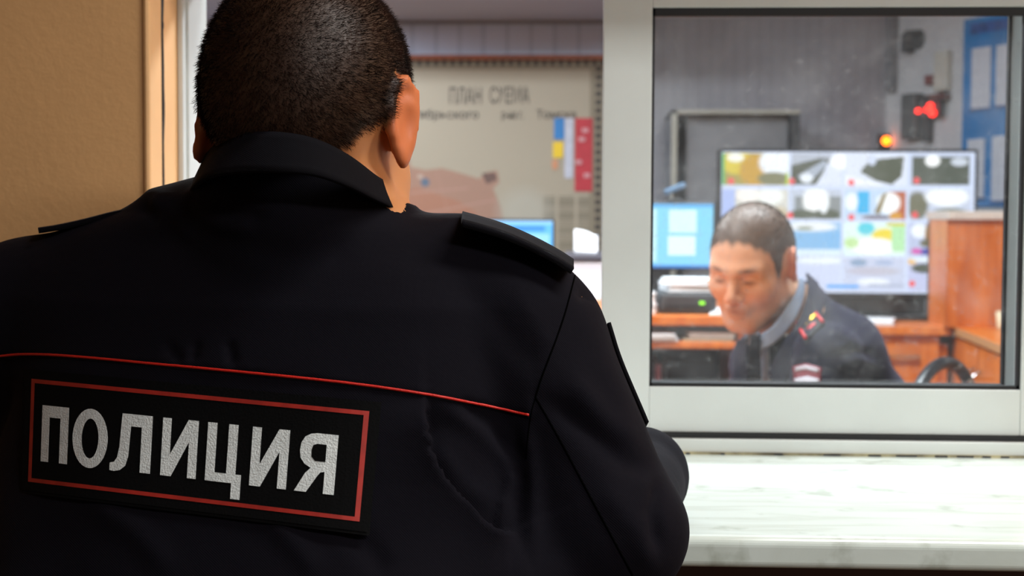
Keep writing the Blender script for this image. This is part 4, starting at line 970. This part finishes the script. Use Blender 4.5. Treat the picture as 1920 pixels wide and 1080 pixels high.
ridge([(905, 770), (960, 830), (985, 900)], 10, .003); ridge([(820, 830), (870, 900), (930, 950)], 18, .003)
ridge([(1085, 560), (1120, 640), (1160, 740), (1200, 850)], 22, .002)
ridge([(1010, 740), (1090, 800), (1180, 870), (1240, 880)], 22, -.005); ridge([(1060, 700), (1130, 780), (1200, 840)], 22, .004)
ridge([(1240, 890), (1225, 960), (1235, 1040)], 14, -.006); ridge([(1120, 900), (1190, 990), (1230, 1080)], 25, .003)
ridge([(1098, 548), (1130, 556)], 14, -.006, False)
ridge([(985, 790), (1000, 900), (1000, 1060)], 16, .004); ridge([(960, 800), (975, 900), (960, 1060)], 14, -.004)
ridge([(395, 385), (440, 400), (500, 410)], 14, -.004); ridge([(360, 395), (420, 425), (480, 430)], 16, .002)
ridge([(420, 470), (560, 480), (680, 470)], 30, -.0025); ridge([(330, 430), (420, 480), (520, 500)], 26, .002)
ridge([(300, 385), (330, 400), (350, 430)], 18, .004, False); ridge([(272, 392), (290, 410)], 12, -.003, False)
ridge([(310, 640), (330, 668), (345, 680)], 9, -.003); ridge([(370, 640), (362, 680)], 8, -.003); ridge([(430, 640), (440, 690)], 9, -.003)
ridge([(160, 930), (260, 1000), (330, 1080)], 26, .003); ridge([(500, 960), (560, 1030), (600, 1080)], 24, .003); ridge([(640, 980), (700, 1040), (720, 1080)], 22, -.003)
ridge([(900, 560), (960, 640), (1010, 700)], 24, -.0018); ridge([(960, 540), (1010, 610), (1030, 660)], 20, .0018)
# yoke overlaps the panel below the piping line
PIPE = [(-90, 676), (0, 667), (60, 664), (150, 669), (300, 683), (450, 697), (600, 712), (700, 724), (800, 739), (870, 752), (930, 764), (992, 778)]
d, s, t = lines_dist(P2, PIPE); x = d*s
k = np.clip(.5-x/6, 0, 1)*np.exp(-np.maximum(-x, 0)/60)*(Q[:, 0] < 996); disp += .0022*k*back
nzf = (np.sin(V[:, 0]*38+V[:, 2]*22)+np.sin(V[:, 0]*21-V[:, 2]*47+1.7)+np.sin(V[:, 2]*63+V[:, 1]*40))*.0005
V = V+N*(disp+nzf)[:, None]; V = smooth_v(V, F, 1, .3)
jacket = from_np('jacket', V, F, p1, M['uniform'])
BV = BVHTree.FromPolygons([tuple(v) for v in V], F.tolist())
def cast(bv, px, py, off=0.0, fallback=1.2):
    v = C_F + (px-960)/FPX*C_R - (py-540)/FPX*C_U; v = Vector(v).normalized()
    h = bv.ray_cast(Vector(CAM), v)
    if h[0] is None: return None, None
    n = h[1]; n = n if n.dot(v) < 0 else -n
    return np.array(h[0]+n*off), np.array(n)
def on_cloth(bv, line, n=10, off=0.0):
    out = []
    for q in smooth_path([(a, b, 0) for a, b in line], n):
        p, _ = cast(bv, q[0], q[1], off)
        if p is not None: out.append(p)
    return out
pp = on_cloth(BV, PIPE, 14, .0003)
tube('piping', pp, .0011, M['red_pipe'], jacket)
tube('piping_tape', on_cloth(BV, [(a, b+5) for a, b in PIPE], 14, -.0006), .0011, M['uniform_dark'], jacket)
def seam(line, r=.00075): tube('seam', on_cloth(BV, line, 12, .0001), r, M['thread'], jacket)
seam([(1079, 512), (1072, 540), (1060, 585), (1045, 630), (1030, 670), (1015, 710), (1004, 745)])
seam([(1004, 745), (996, 775), (990, 820), (987, 860)], .0005)
seam([(1004, 745), (1030, 790), (1058, 840), (1090, 900), (1125, 965), (1160, 1030), (1186, 1078)])
# back patch: homography from the four frame corners seen on the cloth
PW, PH = 27.5, 8.5
src = np.array([(0, 0), (PW, 0), (PW, PH), (0, PH)], float); dst = np.array([(59, 710), (692.5, 771), (674, 978), (52.5, 903)], float)
Am = []
for (x, y), (u, v) in zip(src, dst): Am += [[x, y, 1, 0, 0, 0, -u*x, -u*y, -u], [0, 0, 0, x, y, 1, -v*x, -v*y, -v]]
Hm = np.linalg.svd(np.array(Am))[2][-1].reshape(3, 3)
def hp(x, y): q = Hm@np.array((x, y, 1.0)); return q[0]/q[2], q[1]/q[2]
# smooth base surface of the patch: sample the cloth coarsely, fit a quadratic sheet so that the stiff patch bridges small folds
gu, gv = np.meshgrid(np.linspace(-.7, PW+.8, 24), np.linspace(-.7, PH+.9, 9)); pts = []
for x, y in zip(gu.ravel(), gv.ravel()):
    p, n_ = cast(BV, *hp(x, y))
    q = PROJ(p) if p is not None else None; pts.append(q[2] if q is not None else np.nan)
pts = np.array(pts); X_, Y_ = gu.ravel(), gv.ravel()
def basis(x, y): x = np.asarray(x)/PW*2-1; y = np.asarray(y)/PH*2-1; return np.stack([np.ones_like(x), x, y, x*x, x*y, y*y, x**3, x*x*y, x**4], -1)
cf = np.linalg.lstsq(basis(X_, Y_), pts, rcond=None)[0]; offp = np.max(basis(X_, Y_)@cf-pts)
def pp3(x, y, off):
    u, v = hp(x, y); d = float(basis(x, y)@cf)-max(offp-.0006, 0)*.85-.0012-off
    return W(u, v, d)
pv, pf, pm = [], [], []
def sheet(poly, off, mi, step=.35, thick=.0006):
    """fill an outline given in patch centimetres, bent over the back"""
    bm = bmesh.new(); vs = [bm.verts.new((x, y, 0)) for x, y in poly]; bm.faces.new(vs); bm.normal_update()
    bmesh.ops.triangulate(bm, faces=bm.faces, ngon_method='EAR_CLIP')
    for ax, L in ((0, PW), (1, PH)):
        for c in np.arange(-1, L+1.2, step*2.5):
            no = (1, 0, 0) if ax == 0 else (0, 1, 0); co = (c, 0, 0) if ax == 0 else (0, c, 0)
            bmesh.ops.bisect_plane(bm, geom=bm.verts[:]+bm.edges[:]+bm.faces[:], plane_co=co, plane_no=no)
    bm.verts.ensure_lookup_table(); base = len(pv)
    nb = len(bm.verts)
    for v in bm.verts: v.index
    bm.verts.index_update()
    for v in bm.verts: pv.append(tuple(pp3(v.co.x, v.co.y, off)))
    for v in bm.verts: pv.append(tuple(pp3(v.co.x, v.co.y, off-thick)))
    for f in bm.faces:
        i = [v.index for v in f.verts]; pf.append([base+k for k in i]); pm.append(mi); pf.append([base+nb+k for k in i][::-1]); pm.append(mi)
    for e in bm.edges:
        if len(e.link_faces) == 1: a, b = e.verts[0].index, e.verts[1].index; pf.append([base+a, base+b, base+nb+b, base+nb+a]); pm.append(mi)
    bm.free()
R = lambda x0, y0, x1, y1: [(x0, y0), (x1, y0), (x1, y1), (x0, y1)]
sheet(R(-.75, -.75, PW+.85, PH+1.0), 0, 0, thick=.0016)
sheet(R(-.55, -.55, PW+.65, PH+.75), .0008, 0, thick=.0008)
bw = .33
for r in (R(0, 0, PW, bw), R(0, PH-bw, PW, PH), R(0, bw, bw*.9, PH-bw), R(PW-bw*1.2, bw, PW, PH-bw)): sheet(r, .0012, 1)
T0, T1 = 2.05, 6.68                              # cap height band
def arc(cx, cy, rx, ry, a0, a1, n=18): return [(cx+rx*cos(R_(a)), cy+ry*sin(R_(a))) for a in np.linspace(a0, a1, n)]
SL = .0                                          # letters
s_ = .92; 
# П
sheet([(1.05, T0), (3.38, T0), (3.38, T1), (2.66, T1), (2.66, T0+.95), (1.72, T0+.95), (1.72, T1), (1.05, T1)], .0014, 2)
# О
for q in range(2):
    a0, a1 = (90, 270) if q == 0 else (270, 450)
    sheet(arc(5.28, (T0+T1)/2, 1.52, 2.42, a0, a1)+arc(5.28, (T0+T1)/2, .72, 1.62, a1, a0), .0014, 2)
# Л
sheet([(7.95, T0), (10.5, T0), (10.5, T1), (9.62, T1), (9.62, T0+.98), (8.72, T0+.98), (8.60, T1-1.2), (8.38, T1-.42), (7.92, T1-.02), (7.42, T1+.1), (7.05, T1+.06), (7.05, T1-.55), (7.42, T1-.66), (7.66, T1-1.05), (7.80, T1-1.9)], .0014, 2)
# И И
for x0, wd in ((11.35, 2.95), (18.65, 2.95)):
    sheet([(x0, T0), (x0+.72, T0), (x0+.72, T1-1.75), (x0+2.1, T0), (x0+wd, T0), (x0+wd, T1), (x0+wd-.72, T1), (x0+wd-.72, T0+1.75), (x0+.88, T1), (x0, T1)], .0014, 2)
# Ц
x0 = 15.05
sheet([(x0, T0), (x0+.76, T0), (x0+.76, T1-.72), (x0+1.70, T1-.72), (x0+1.70, T0), (x0+2.46, T0), (x0+2.46, T1-.72), (x0+2.92, T1-.72), (x0+2.92, T1+1.25), (x0+2.16, T1+1.25), (x0+2.16, T1), (x0, T1)], .0014, 2)
# Я
x1 = 25.35
sheet([(x1, T0), (x1, T1), (x1-.85, T1), (x1-.85, T0+2.92), (x1-1.18, T0+3.0), (x1-1.42, T0+3.35), (x1-2.18, T1), (x1-3.12, T1), (x1-2.35, T0+3.15), (x1-1.95, T0+2.72), (x1-2.45, T0+2.45), (x1-2.80, T0+2.0), (x1-2.88, T0+1.45), (x1-2.82, T0+.85), (x1-2.55, T0+.35), (x1-2.1, T0+.08), (x1-1.6, T0)][::-1], .0014, 2)
# counter of Я is a black inset
sheet([(x1-.85, T0+.82), (x1-.85, T0+2.15), (x1-1.65, T0+2.15), (x1-1.95, T0+1.85), (x1-1.98, T0+1.3), (x1-1.88, T0+.95), (x1-1.6, T0+.82)][::-1], .0017, 0, thick=.0003)
M['patch_black'] = mat('patch_black', '060607', .85, bump=.2, bscale=500, spec=.12); M['patch_red'] = mat('patch_red_border', 'a8281e', .55, var=.18, vscale=60)
M['patch_white'] = mat('reflective_lettering', 'e6ecec', .55, var=.06, vscale=120, bump=.5, bscale=700)
me = bpy.data.meshes.new('back_patch'); me.from_pydata(pv, [], pf); me.update()
bp_ = link('back_patch', me, None, [M['patch_black'], M['patch_red'], M['patch_white']]); bp_.parent = jacket; me.polygons.foreach_set('material_index', pm)
bm = bmesh.new(); bm.from_mesh(me); bmesh.ops.recalc_face_normals(bm, faces=bm.faces); bm.to_mesh(me); bm.free()
bp_['label'] = 'black back patch with red border and white ПОЛИЦИЯ lettering'

def sheet_strip(name, A_, B_, thick, m, parent, nsub=6, solid=True):
    """ruled surface between two smoothed 3-D edges with rounded thickness"""
    a = np.array(smooth_path(A_, 8)); b = np.array(smooth_path(B_, 8)); n = len(a)
    VV = np.concatenate([a+(b-a)*k/nsub for k in range(nsub+1)]); i = np.arange((nsub+1)*n).reshape(nsub+1, n)
    FF = np.stack([i[:-1, :-1], i[1:, :-1], i[1:, 1:], i[:-1, 1:]], -1).reshape(-1, 4)
    o = from_np(name, VV, FF, parent, m)
    md = o.modifiers.new('thickness', 'SOLIDIFY'); md.thickness = thick; md.offset = 0
    return o
# collar: fall (outer, folded) and stand (inner)
top = [(520, 372, 1.33), (440, 340, 1.30), (392, 300, 1.235), (395, 283, 1.19), (427, 258, 1.135), (475, 250, 1.108), (530, 250, 1.098), (590, 262, 1.10), (650, 291, 1.115), (700, 328, 1.15), (728, 349, 1.195), (718, 372, 1.26), (660, 420, 1.33)]
bot = [(470, 430, 1.36), (400, 415, 1.32), (352, 385, 1.25), (354, 366, 1.19), (385, 336, 1.125), (440, 324, 1.092), (510, 322, 1.078), (585, 328, 1.080), (645, 347, 1.095), (700, 374, 1.13), (741, 395, 1.185), (748, 420, 1.25), (690, 470, 1.33)]
sheet_strip('collar', [W(*q) for q in top], [W(*q) for q in bot], .0032, M['uniform_dark'], jacket)
inn = [(a+(560-a)*.03, b+3, d+.012) for a, b, d in top]; inb = [(a+(560-a)*.10, b+105, d+.035) for a, b, d in top]
sheet_strip('collar_stand', [W(*q) for q in inn], [W(*q) for q in inb], .003, M['uniform_dark'], jacket)
# epaulettes
def epaulette(line, d0, d1, th, up=0.0, dn=0.0):
    A_ = [W(a, b+dn, d0) for a, b in line]; B_ = [W(a, b-up, d1) for a, b in line]
    o = sheet_strip('epaulette', A_, B_, th, M['uniform_dark'], jacket, 4); return o
epaulette([(866, 405), (900, 414), (950, 430), (1000, 452), (1045, 476), (1073, 494)], 1.122, 1.185, .0048, 4, 15)
epaulette([(72, 433), (110, 427), (160, 416), (215, 402), (262, 393)], 1.235, 1.29, .0045, 2)
# sleeve badge seen edge-on on the right upper arm
bl = [(1141, 634), (1158, 662), (1178, 705), (1198, 752), (1220, 798), (1246, 838)]
ax_ = EL_R-SH_R; ax_ /= np.linalg.norm(ax_); e1_ = C_R-ax_*(C_R@ax_); e1_ /= np.linalg.norm(e1_); e2_ = np.cross(e1_, ax_); e2_ = e2_ if e2_@C_F > 0 else -e2_
def on_sleeve(t, deg, off):
    c = SH_R+(EL_R-SH_R)*t; d = e1_*cos(R_(deg))+e2_*sin(R_(deg)); q = BV.ray_cast(Vector(c+d*.25), Vector(-d), .25)
    return np.array(q[0])+d*off if q[0] is not None else c+d*.06
rows_ = [[on_sleeve(t, dg, o) for t in np.linspace(.10, .60, 9)] for dg, o in ((-8, .0022), (18, .0042), (48, .0042), (72, .0022))]
sb_ = sheet_strip('sleeve_badge', rows_[1], rows_[2], .003, M['uniform_dark'], jacket, 3)
for a_, b_ in ((0, 1), (2, 3)): sheet_strip('badge_flap', rows_[a_], rows_[b_], .003, M['uniform_dark'], None, 3).parent = sb_
# trousers and shoes (below the counter edge)
tr = Field((-.50, .70, .03), (.30, 1.32, 1.04), .007)
hp_ = np.array(TORSO[0][1:3]); fx, fy = hp_
tr.slices([(.82, fx, fy, .165, .11), (1.0, fx+.0, fy+.03, .172, .112)], PHI, 2.3, 0, .05)
KR, KL = np.array((fx+.11, fy+.02, .50)), np.array((fx-.11, fy+.10, .50)); AR, AL = np.array((fx+.12, fy-.03, .09)), np.array((fx-.11, fy+.03, .09))
tr.cap((fx+.085, fy-.01, .84), KR, .092, .068, .04); tr.cap((fx-.085, fy+.01, .84), KL, .092, .068, .04)
tr.cap(KR, AR, .068, .062, .02); tr.cap(KL, AL, .068, .062, .02)
V_, F_ = tr.mesh(); from_np('trousers', V_, F_, p1, M['trouser'])
for A0 in (AR, AL):
    sf = Field(A0-np.array((.1, .14, .1)), A0+np.array((.1, .26, .06)), .005); c0 = np.array((A0[0], A0[1], 0))
    sf.cap(c0+(0, -.03, .045), c0+(0, .06, .04), .042, .045, .01); sf.cap(c0+(0, .06, .038), c0+(0, .19, .034), .046, .036, .02); sf.cap(c0+(0, -.0, .05), c0+(0, .0, .12), .045, .05, .02)
    sf.D = np.maximum(sf.D, -(sf.ax[2][None, None, :]-.002)); V_, F_ = sf.mesh(); from_np('shoe', V_, F_, p1, M['leather'])

# ------------------------------------------------------------------ seated officer behind the glass
H2O = W(1409, 492, 2.72); yaw2 = 34
fw2 = -C_F*np.array((1, 1, 0)); fw2 /= np.linalg.norm(fw2)          # toward the camera
ang = math.degrees(math.atan2(-fw2[0], fw2[1]))                       # yaw that maps +Y onto fw2
H2R = rotm(('z', ang-yaw2), ('x', -21), ('y', -3)); H2S = .94
S2L, S2R = W(1552, 672, 2.63), W(1432, 700, 2.93)
E2L, E2R = W(1512, 835, 2.56), W(1385, 800, 2.88)
Wr2L, Wr2R = W(1345, 800, 2.56), W(1300, 775, 2.72)
NB2 = W(1478, 600, 2.80); UB2 = W(1560, 672, 2.82); LB2 = W(1602, 800, 2.88); HP2 = W(1640, 960, 2.90)
CH2 = W(1448, 690, 2.80)
b2 = Field((.10, 2.25, .74), (1.00, 3.25, 1.50), .0042)
b2.cap(UB2, LB2, .085, .10, .04); b2.cap(LB2, HP2, .10, .13, .05); b2.cap(NB2, UB2, .07, .08, .04); b2.cap(CH2, LB2, .07, .09, .04)
b2.cap(UB2, S2L, .05, .05, .03); b2.cap(UB2, S2R, .05, .05, .03)
b2.cap(S2L, E2L, .045, .040, .02); b2.cap(E2L, Wr2L, .038, .027, .02); b2.cap(S2R, E2R, .045, .04, .02); b2.cap(E2R, Wr2R, .038, .027, .02)
b2.cap(H2O+H2R@np.array((0, -.02, -.05)), W(1478, 590, 2.80), .056, .060, .03)
hand(b2, Wr2L+np.array((-.01, 0, -.003)), np.array((-1, .15, -.05)), (0, 0, 1), 1, .95, .45)
hand(b2, Wr2R+np.array((-.01, 0, -.003)), np.array((-1, -.3, -.05)), (0, 0, 1), -1, .95, .45)
head(b2, H2O, H2R, H2S)
V, F = b2.mesh(); V = smooth_v(V, F, 1, .3)
NAPE[:] = [-.070, -.066, -.05]
mask, pl = scalp_mask(V, H2O, H2R, H2S)
p2 = from_np('person', V, F, None, M['skin'])
set_col(p2, skin_cols(V, mask, 'ecb694', '5a4c44', H2O, H2R, pl, stub=.25))
tag(p2, 'seated person in a navy uniform with gold-starred shoulder boards looking down behind the glass', 'person')
hm = mask*(np.linalg.norm(V-H2O, axis=1) < .16)
strands('hair', V, F, hm, pl, H2R, p2, M['hair2'], 14000, .0045, .0006, whorl=(-.005, -.075, .075))
j2 = Field((.10, 2.25, .74), (1.00, 3.25, 1.42), .005)
j2.cap(UB2, LB2, .098, .118, .05); j2.cap(LB2, HP2, .118, .15, .05); j2.cap(W(1500, 618, 2.80), UB2, .060, .095, .04); j2.cap(CH2, LB2, .085, .105, .05)
j2.cap(UB2, S2L, .065, .062, .04); j2.cap(UB2, S2R, .065, .062, .04); j2.cap(W(1505, 575, 2.815), W(1520, 620, 2.82), .052, .07, .03)
j2.cap(S2L, E2L, .062, .054, .02); j2.cap(E2L, E2L+(Wr2L-E2L)*.9, .052, .038, .02)
j2.cap(S2R, E2R, .060, .052, .02); j2.cap(E2R, E2R+(Wr2R-E2R)*.9, .050, .038, .02)
j2.cap(W(1432, 560, 2.70), W(1425, 640, 2.70), .035, .035, .015, 'sub')
V, F = j2.mesh(); V = smooth_v(V, F, 2, .5)
N = vnormals(V, F); Q = PROJ(V); P2 = Q[:, :2]; back = np.clip(-(N@C_F)*3, 0, 1); disp = np.zeros(len(V))
ridge([(1560, 610), (1590, 640), (1560, 670)], 8, .004); ridge([(1545, 670), (1600, 655), (1640, 665)], 7, -.006); ridge([(1560, 690), (1610, 675), (1650, 690)], 8, .005)
ridge([(1490, 640), (1470, 690), (1440, 720)], 8, -.005); ridge([(1510, 650), (1480, 700), (1470, 760)], 7, .003)
V = V+N*disp[:, None]
jk2 = from_np('jacket', V, F, p2, M['navy']); BV2 = BVHTree.FromPolygons([tuple(v) for v in V], F.tolist())
# shirt collar, tie, jacket collar
sheet_strip('shirt_collar', [W(1500, 520, 2.77), W(1494, 545, 2.72), W(1474, 578, 2.675), (W(1448, 612, 2.655)), W(1428, 626, 2.66)],
            [W(1508, 528, 2.775), W(1506, 556, 2.725), W(1492, 596, 2.675), W(1462, 636, 2.65), W(1424, 660, 2.652)], .004, M['shirt'], p2)
sheet_strip('shirt_collar', [W(1424, 622, 2.665), W(1412, 624, 2.70), W(1404, 616, 2.74)], [W(1420, 650, 2.66), W(1406, 648, 2.695), W(1398, 634, 2.735)], .004, M['shirt'], p2)
sheet_strip('shirt_front', [W(1408, 625, 2.70), W(1440, 640, 2.66)], [W(1412, 720, 2.70), W(1445, 720, 2.66)], .003, M['shirt'], p2)
ty = sheet_strip('tie', [W(1408, 628, 2.655), W(1424, 628, 2.65)], [W(1400, 715, 2.66), W(1428, 715, 2.65)], .006, M['tie'], p2)
sheet_strip('lapel', [W(1512, 512, 2.775), W(1516, 545, 2.72), W(1500, 596, 2.67), W(1468, 645, 2.645), W(1440, 700, 2.64)],
            [W(1532, 530, 2.79), W(1545, 565, 2.73), W(1528, 625, 2.66), W(1500, 668, 2.63), W(1462, 735, 2.62)], .004, M['navy'], jk2)
sheet_strip('lapel', [W(1404, 634, 2.71), W(1402, 668, 2.69), W(1408, 720, 2.68)], [W(1382, 640, 2.76), W(1374, 680, 2.73), W(1376, 730, 2.70)], .004, M['navy'], jk2)
# shoulder board: black field, red edges, gold stars
ca = [cast(BV2, 1493, 609, .006)[0], cast(BV2, 1524, 584, .006)[0]]; cb = [cast(BV2, 1515, 641, .006)[0], cast(BV2, 1546, 611, .006)[0]]
n_ep = np.cross(cb[0]-ca[0], ca[1]-ca[0]); n_ep /= np.linalg.norm(n_ep); n_ep = n_ep if n_ep@C_F < 0 else -n_ep
def ep(u, v, o=0): return (ca[0]*(1-u)+ca[1]*u)*(1-v)+(cb[0]*(1-u)+cb[1]*u)*v+n_ep*o
sb2 = sheet_strip('shoulder_board', [ep(0, v) for v in (0, .5, 1)], [ep(1, v) for v in (0, .5, 1)], .006, M['board_black'], jk2, 4)
for u in (.03, .97): e = tube('red_edge', [ep(u, v, .004) for v in (0, .5, 1)], .0032, M['board_red'], None); e.parent = sb2
def starm(c, r, m, par, nm='star'):
    bm = bmesh.new(); a1 = (ep(1, .5)-ep(0, .5)); a1 /= np.linalg.norm(a1); a2 = np.cross(n_ep, a1); vs = []
    for k in range(10):
        q = r if k % 2 == 0 else r*.5; vs.append(bm.verts.new(c+a1*q*cos(k*pi/5)+a2*q*sin(k*pi/5)))
    top_ = bm.verts.new(c+n_ep*.004)
    for k in range(10): bm.faces.new((vs[k], vs[(k+1) % 10], top_))
    bm.faces.new(vs[::-1]); bmesh.ops.recalc_face_normals(bm, faces=bm.faces); me = bpy.data.meshes.new(nm); bm.to_mesh(me); bm.free(); o = link(nm, me, None, m); o.parent = par
for u, v in ((.5, .12), (.25, .45), (.75, .45), (.5, .42)): starm(ep(u, v, .005), .0135, M['gold'], sb2)
starm(ep(.5, .78, .005), .013, M['board_red'], sb2, 'emblem')
# sleeve badge: shield with white and dark red bands
def decal(bv, poly, name, m, par, off=.0015, th=.0012):
    pts3 = []
    cxp = np.mean([p[0] for p in poly]); cyp = np.mean([p[1] for p in poly])
    ring = []
    for k in range(len(poly)):
        a = poly[k]; b = poly[(k+1) % len(poly)]
        for t in np.linspace(0, 1, 4)[:-1]: ring.append((a[0]+(b[0]-a[0])*t, a[1]+(b[1]-a[1])*t))
    VV = []; FF = []
    n = len(ring); L = 4
    for l in range(1, L+1):
        for q in ring:
            p, _ = cast(bv, cxp+(q[0]-cxp)*l/L, cyp+(q[1]-cyp)*l/L, off)
            if p is None: return None
            VV.append(p)
    p, _ = cast(bv, cxp, cyp, off); VV.append(p)
    for l in range(L-1):
        for k in range(n): FF.append((l*n+k, l*n+(k+1) % n, (l+1)*n+(k+1) % n, (l+1)*n+k))
    for k in range(n): FF.append((L*n, (k+1) % n, k))
    me = bpy.data.meshes.new(name); me.from_pydata([tuple(v) for v in VV], [], FF); me.update()
    o = link(name, me, None, m, True); o.parent = par; md = o.modifiers.new('t', 'SOLIDIFY'); md.thickness = th; md.offset = 0; return o
badge = decal(BV2, [(1488, 687), (1512, 682), (1540, 690), (1538, 725), (1516, 745), (1490, 724)], 'sleeve_badge', mat('badge_maroon', '7a2434', .6), jk2)
if badge:
    wm = mat('badge_white', 'b9bcc8', .6)
    decal(BV2, [(1493, 690), (1512, 686), (1536, 693), (1535, 699), (1512, 693), (1493, 697)], 'white_band', wm, badge, .0030)
    decal(BV2, [(1492, 711), (1515, 707), (1536, 712), (1532, 724), (1515, 736), (1494, 722)], 'white_shield', wm, badge, .0030)
# trousers, shoes
t2 = Field((-.10, 2.20, FLOOR_IN+.02), (1.02, 3.30, .98), .009); hx, hy = HP2[0], HP2[1]; zt_ = .845
g2 = np.array((-.93, -.30, 0)); l2 = np.array((.30, -.93, 0)); hc = np.array((hx, hy, zt_))
KLn, KRn = hc+g2*.44+l2*.11+np.array((0, 0, -.01)), hc+g2*.44-l2*.11+np.array((0, 0, -.01))
t2.cap(hc+l2*.07+np.array((0, 0, .03)), hc-l2*.07+np.array((0, 0, .03)), .12, .12, .05)
t2.cap(hc+l2*.09, KLn, .082, .064, .04); t2.cap(hc-l2*.09, KRn, .082, .064, .04)
AL2 = KLn+np.array((0, 0, -.40))+g2*.03; AR2 = KRn+np.array((0, 0, -.40))+g2*.03
t2.cap(KLn, AL2, .062, .05, .02); t2.cap(KRn, AR2, .062, .05, .02)
V_, F_ = t2.mesh(); from_np('trousers', V_, F_, p2, M['navy'])
for A0 in (AL2, AR2):
    c0 = np.array((A0[0], A0[1], FLOOR_IN)); sf = Field(c0-np.array((.28, .16, .02)), c0+np.array((.12, .12, .16)), .006)
    sf.cap(c0+np.array((0, 0, .045)), c0+g2*.06+np.array((0, 0, .04)), .042, .043, .01); sf.cap(c0+g2*.06+np.array((0, 0, .038)), c0+g2*.18+np.array((0, 0, .034)), .044, .035, .02); sf.cap(c0+np.array((0, 0, .05)), c0+np.array((0, 0, .11)), .045, .048, .02)
    sf.D = np.maximum(sf.D, -(sf.ax[2][None, None, :]-FLOOR_IN-.002)); V_, F_ = sf.mesh(); from_np('shoe', V_, F_, p2, M['leather'])

# his desk (below the window rail) and chair
t = thing('writing_desk', (.15, 2.7, FLOOR_IN), 'orange wooden writing desk under the arms of the seated officer', 'desk')
zdk = float(min(Wr2L[2], Wr2R[2]))-.036
box('desktop', -.30, .33, 2.35, 3.25, zdk-.028, zdk, M['orange_wood'], t, bevel=.003)
for yy in (2.37, 3.205): box('side_panel', -.27, .25, yy, yy+.02, FLOOR_IN, zdk-.0285, M['red_wood'], t)
ch = thing('office_chair', (hx, hy, FLOOR_IN), 'office chair with red padding and a black arched back frame behind the seated officer', 'chair')
M['red_cloth'] = cloth_mat('red_upholstery', 'a8323c', .8, .1, .3)
def rbox(name, c, ux, uy, uz, m, parent, bevel=.01):
    bm = bmesh.new(); bm_box(bm, -.5, .5, -.5, .5, -.5, .5); Ux, Uy, Uz = [Vector(u) for u in (ux, uy, uz)]
    Lx, Ly, Lz = Ux.length, Uy.length, Uz.length
    for v in bm.verts: v.co = Vector((v.co.x*Lx, v.co.y*Ly, v.co.z*Lz))
    bmesh.ops.bevel(bm, geom=bm.edges[:], offset=bevel, segments=4, affect='EDGES', profile=.5)
    Rm = Matrix((Ux/Lx, Uy/Ly, Uz/Lz)).transposed()
    for v in bm.verts: v.co = Rm @ v.co + Vector(c)
    me = bpy.data.meshes.new(name); bm.to_mesh(me); bm.free(); return link(name, me, parent, m, True)
sc_ = np.array((hx, hy, .70)); zs = .715
rbox('seat', (hx-.03, hy, zs-.03), g2*.44, l2*.44, (0, 0, .055), M['red_cloth'], ch, .02)
tube('column', [(hx, hy, FLOOR_IN+.09), (hx, hy, zs-.058)], .022, M['chrome'], ch)
for k in range(5):
    a = k*2*pi/5+.3; tube('base_arm', [(hx, hy, FLOOR_IN+.085), (hx+.27*cos(a), hy+.27*sin(a), FLOOR_IN+.06)], [.02, .014], M['black_plastic'], ch)
    tube('caster', [(hx+.27*cos(a)-.012*sin(a), hy+.27*sin(a)+.012*cos(a), FLOOR_IN+.026), (hx+.27*cos(a)+.012*sin(a), hy+.27*sin(a)-.012*cos(a), FLOOR_IN+.026)], .025, M['black_plastic'], ch, n=16)
# arched back frame: a vertical hoop seen obliquely
BC = W(1768, 735, 2.99); BC[2] = float(W(1768, 735, 2.99)[2])
cr = C_R*np.array((1, 1, 0)); cr /= np.linalg.norm(cr); cf2 = C_F*np.array((1, 1, 0)); cf2 /= np.linalg.norm(cf2)
bu = cr*.62+cf2*.78; bu /= np.linalg.norm(bu); R0 = .19; topz = float(W(1768, 680, 2.99)[2])
hoop = [BC+bu*R0*cos(a)+np.array((0, 0, 1))*0 for a in [0]]
hp_pts = [np.array((BC[0], BC[1], 0))+bu*R0*cos(a)+np.array((0, 0, topz-.16+.16*sin(a))) for a in np.linspace(-.25, pi+.25, 26)]
lowp = np.array((BC[0], BC[1], 0))+np.array((0, 0, zs+.02))
tube('back_frame', [lowp+bu*.12]+hp_pts+[lowp-bu*.12], .0135, M['black_plastic'], ch, n=12)
rbox('backrest', tuple(np.array((BC[0], BC[1], topz-.17))-g2*-.012), bu*.30, g2*.03, (0, 0, .20), M['red_cloth'], ch, .014)
tube('back_stem', [lowp+np.array((0, 0, -.04)), lowp+np.array((0, 0, .20))+g2*-.02], .014, M['black_plastic'], ch)
for px, py in ((1790, 679), (1818, 716)):
    c = W(px, py, 2.93); bmx = bmesh.new(); bmesh.ops.create_uvsphere(bmx, u_segments=14, v_segments=8, radius=.008)
    best = min(hp_pts, key=lambda h: np.linalg.norm(PROJ(h)[:2]-np.array((px, py))))
    for v in bmx.verts: v.co += Vector(best)+Vector(tuple(-cf2*.012))
    me = bpy.data.meshes.new('cap_nut'); bmx.to_mesh(me); bmx.free(); link('cap_nut', me, ch, M['chrome'], True)
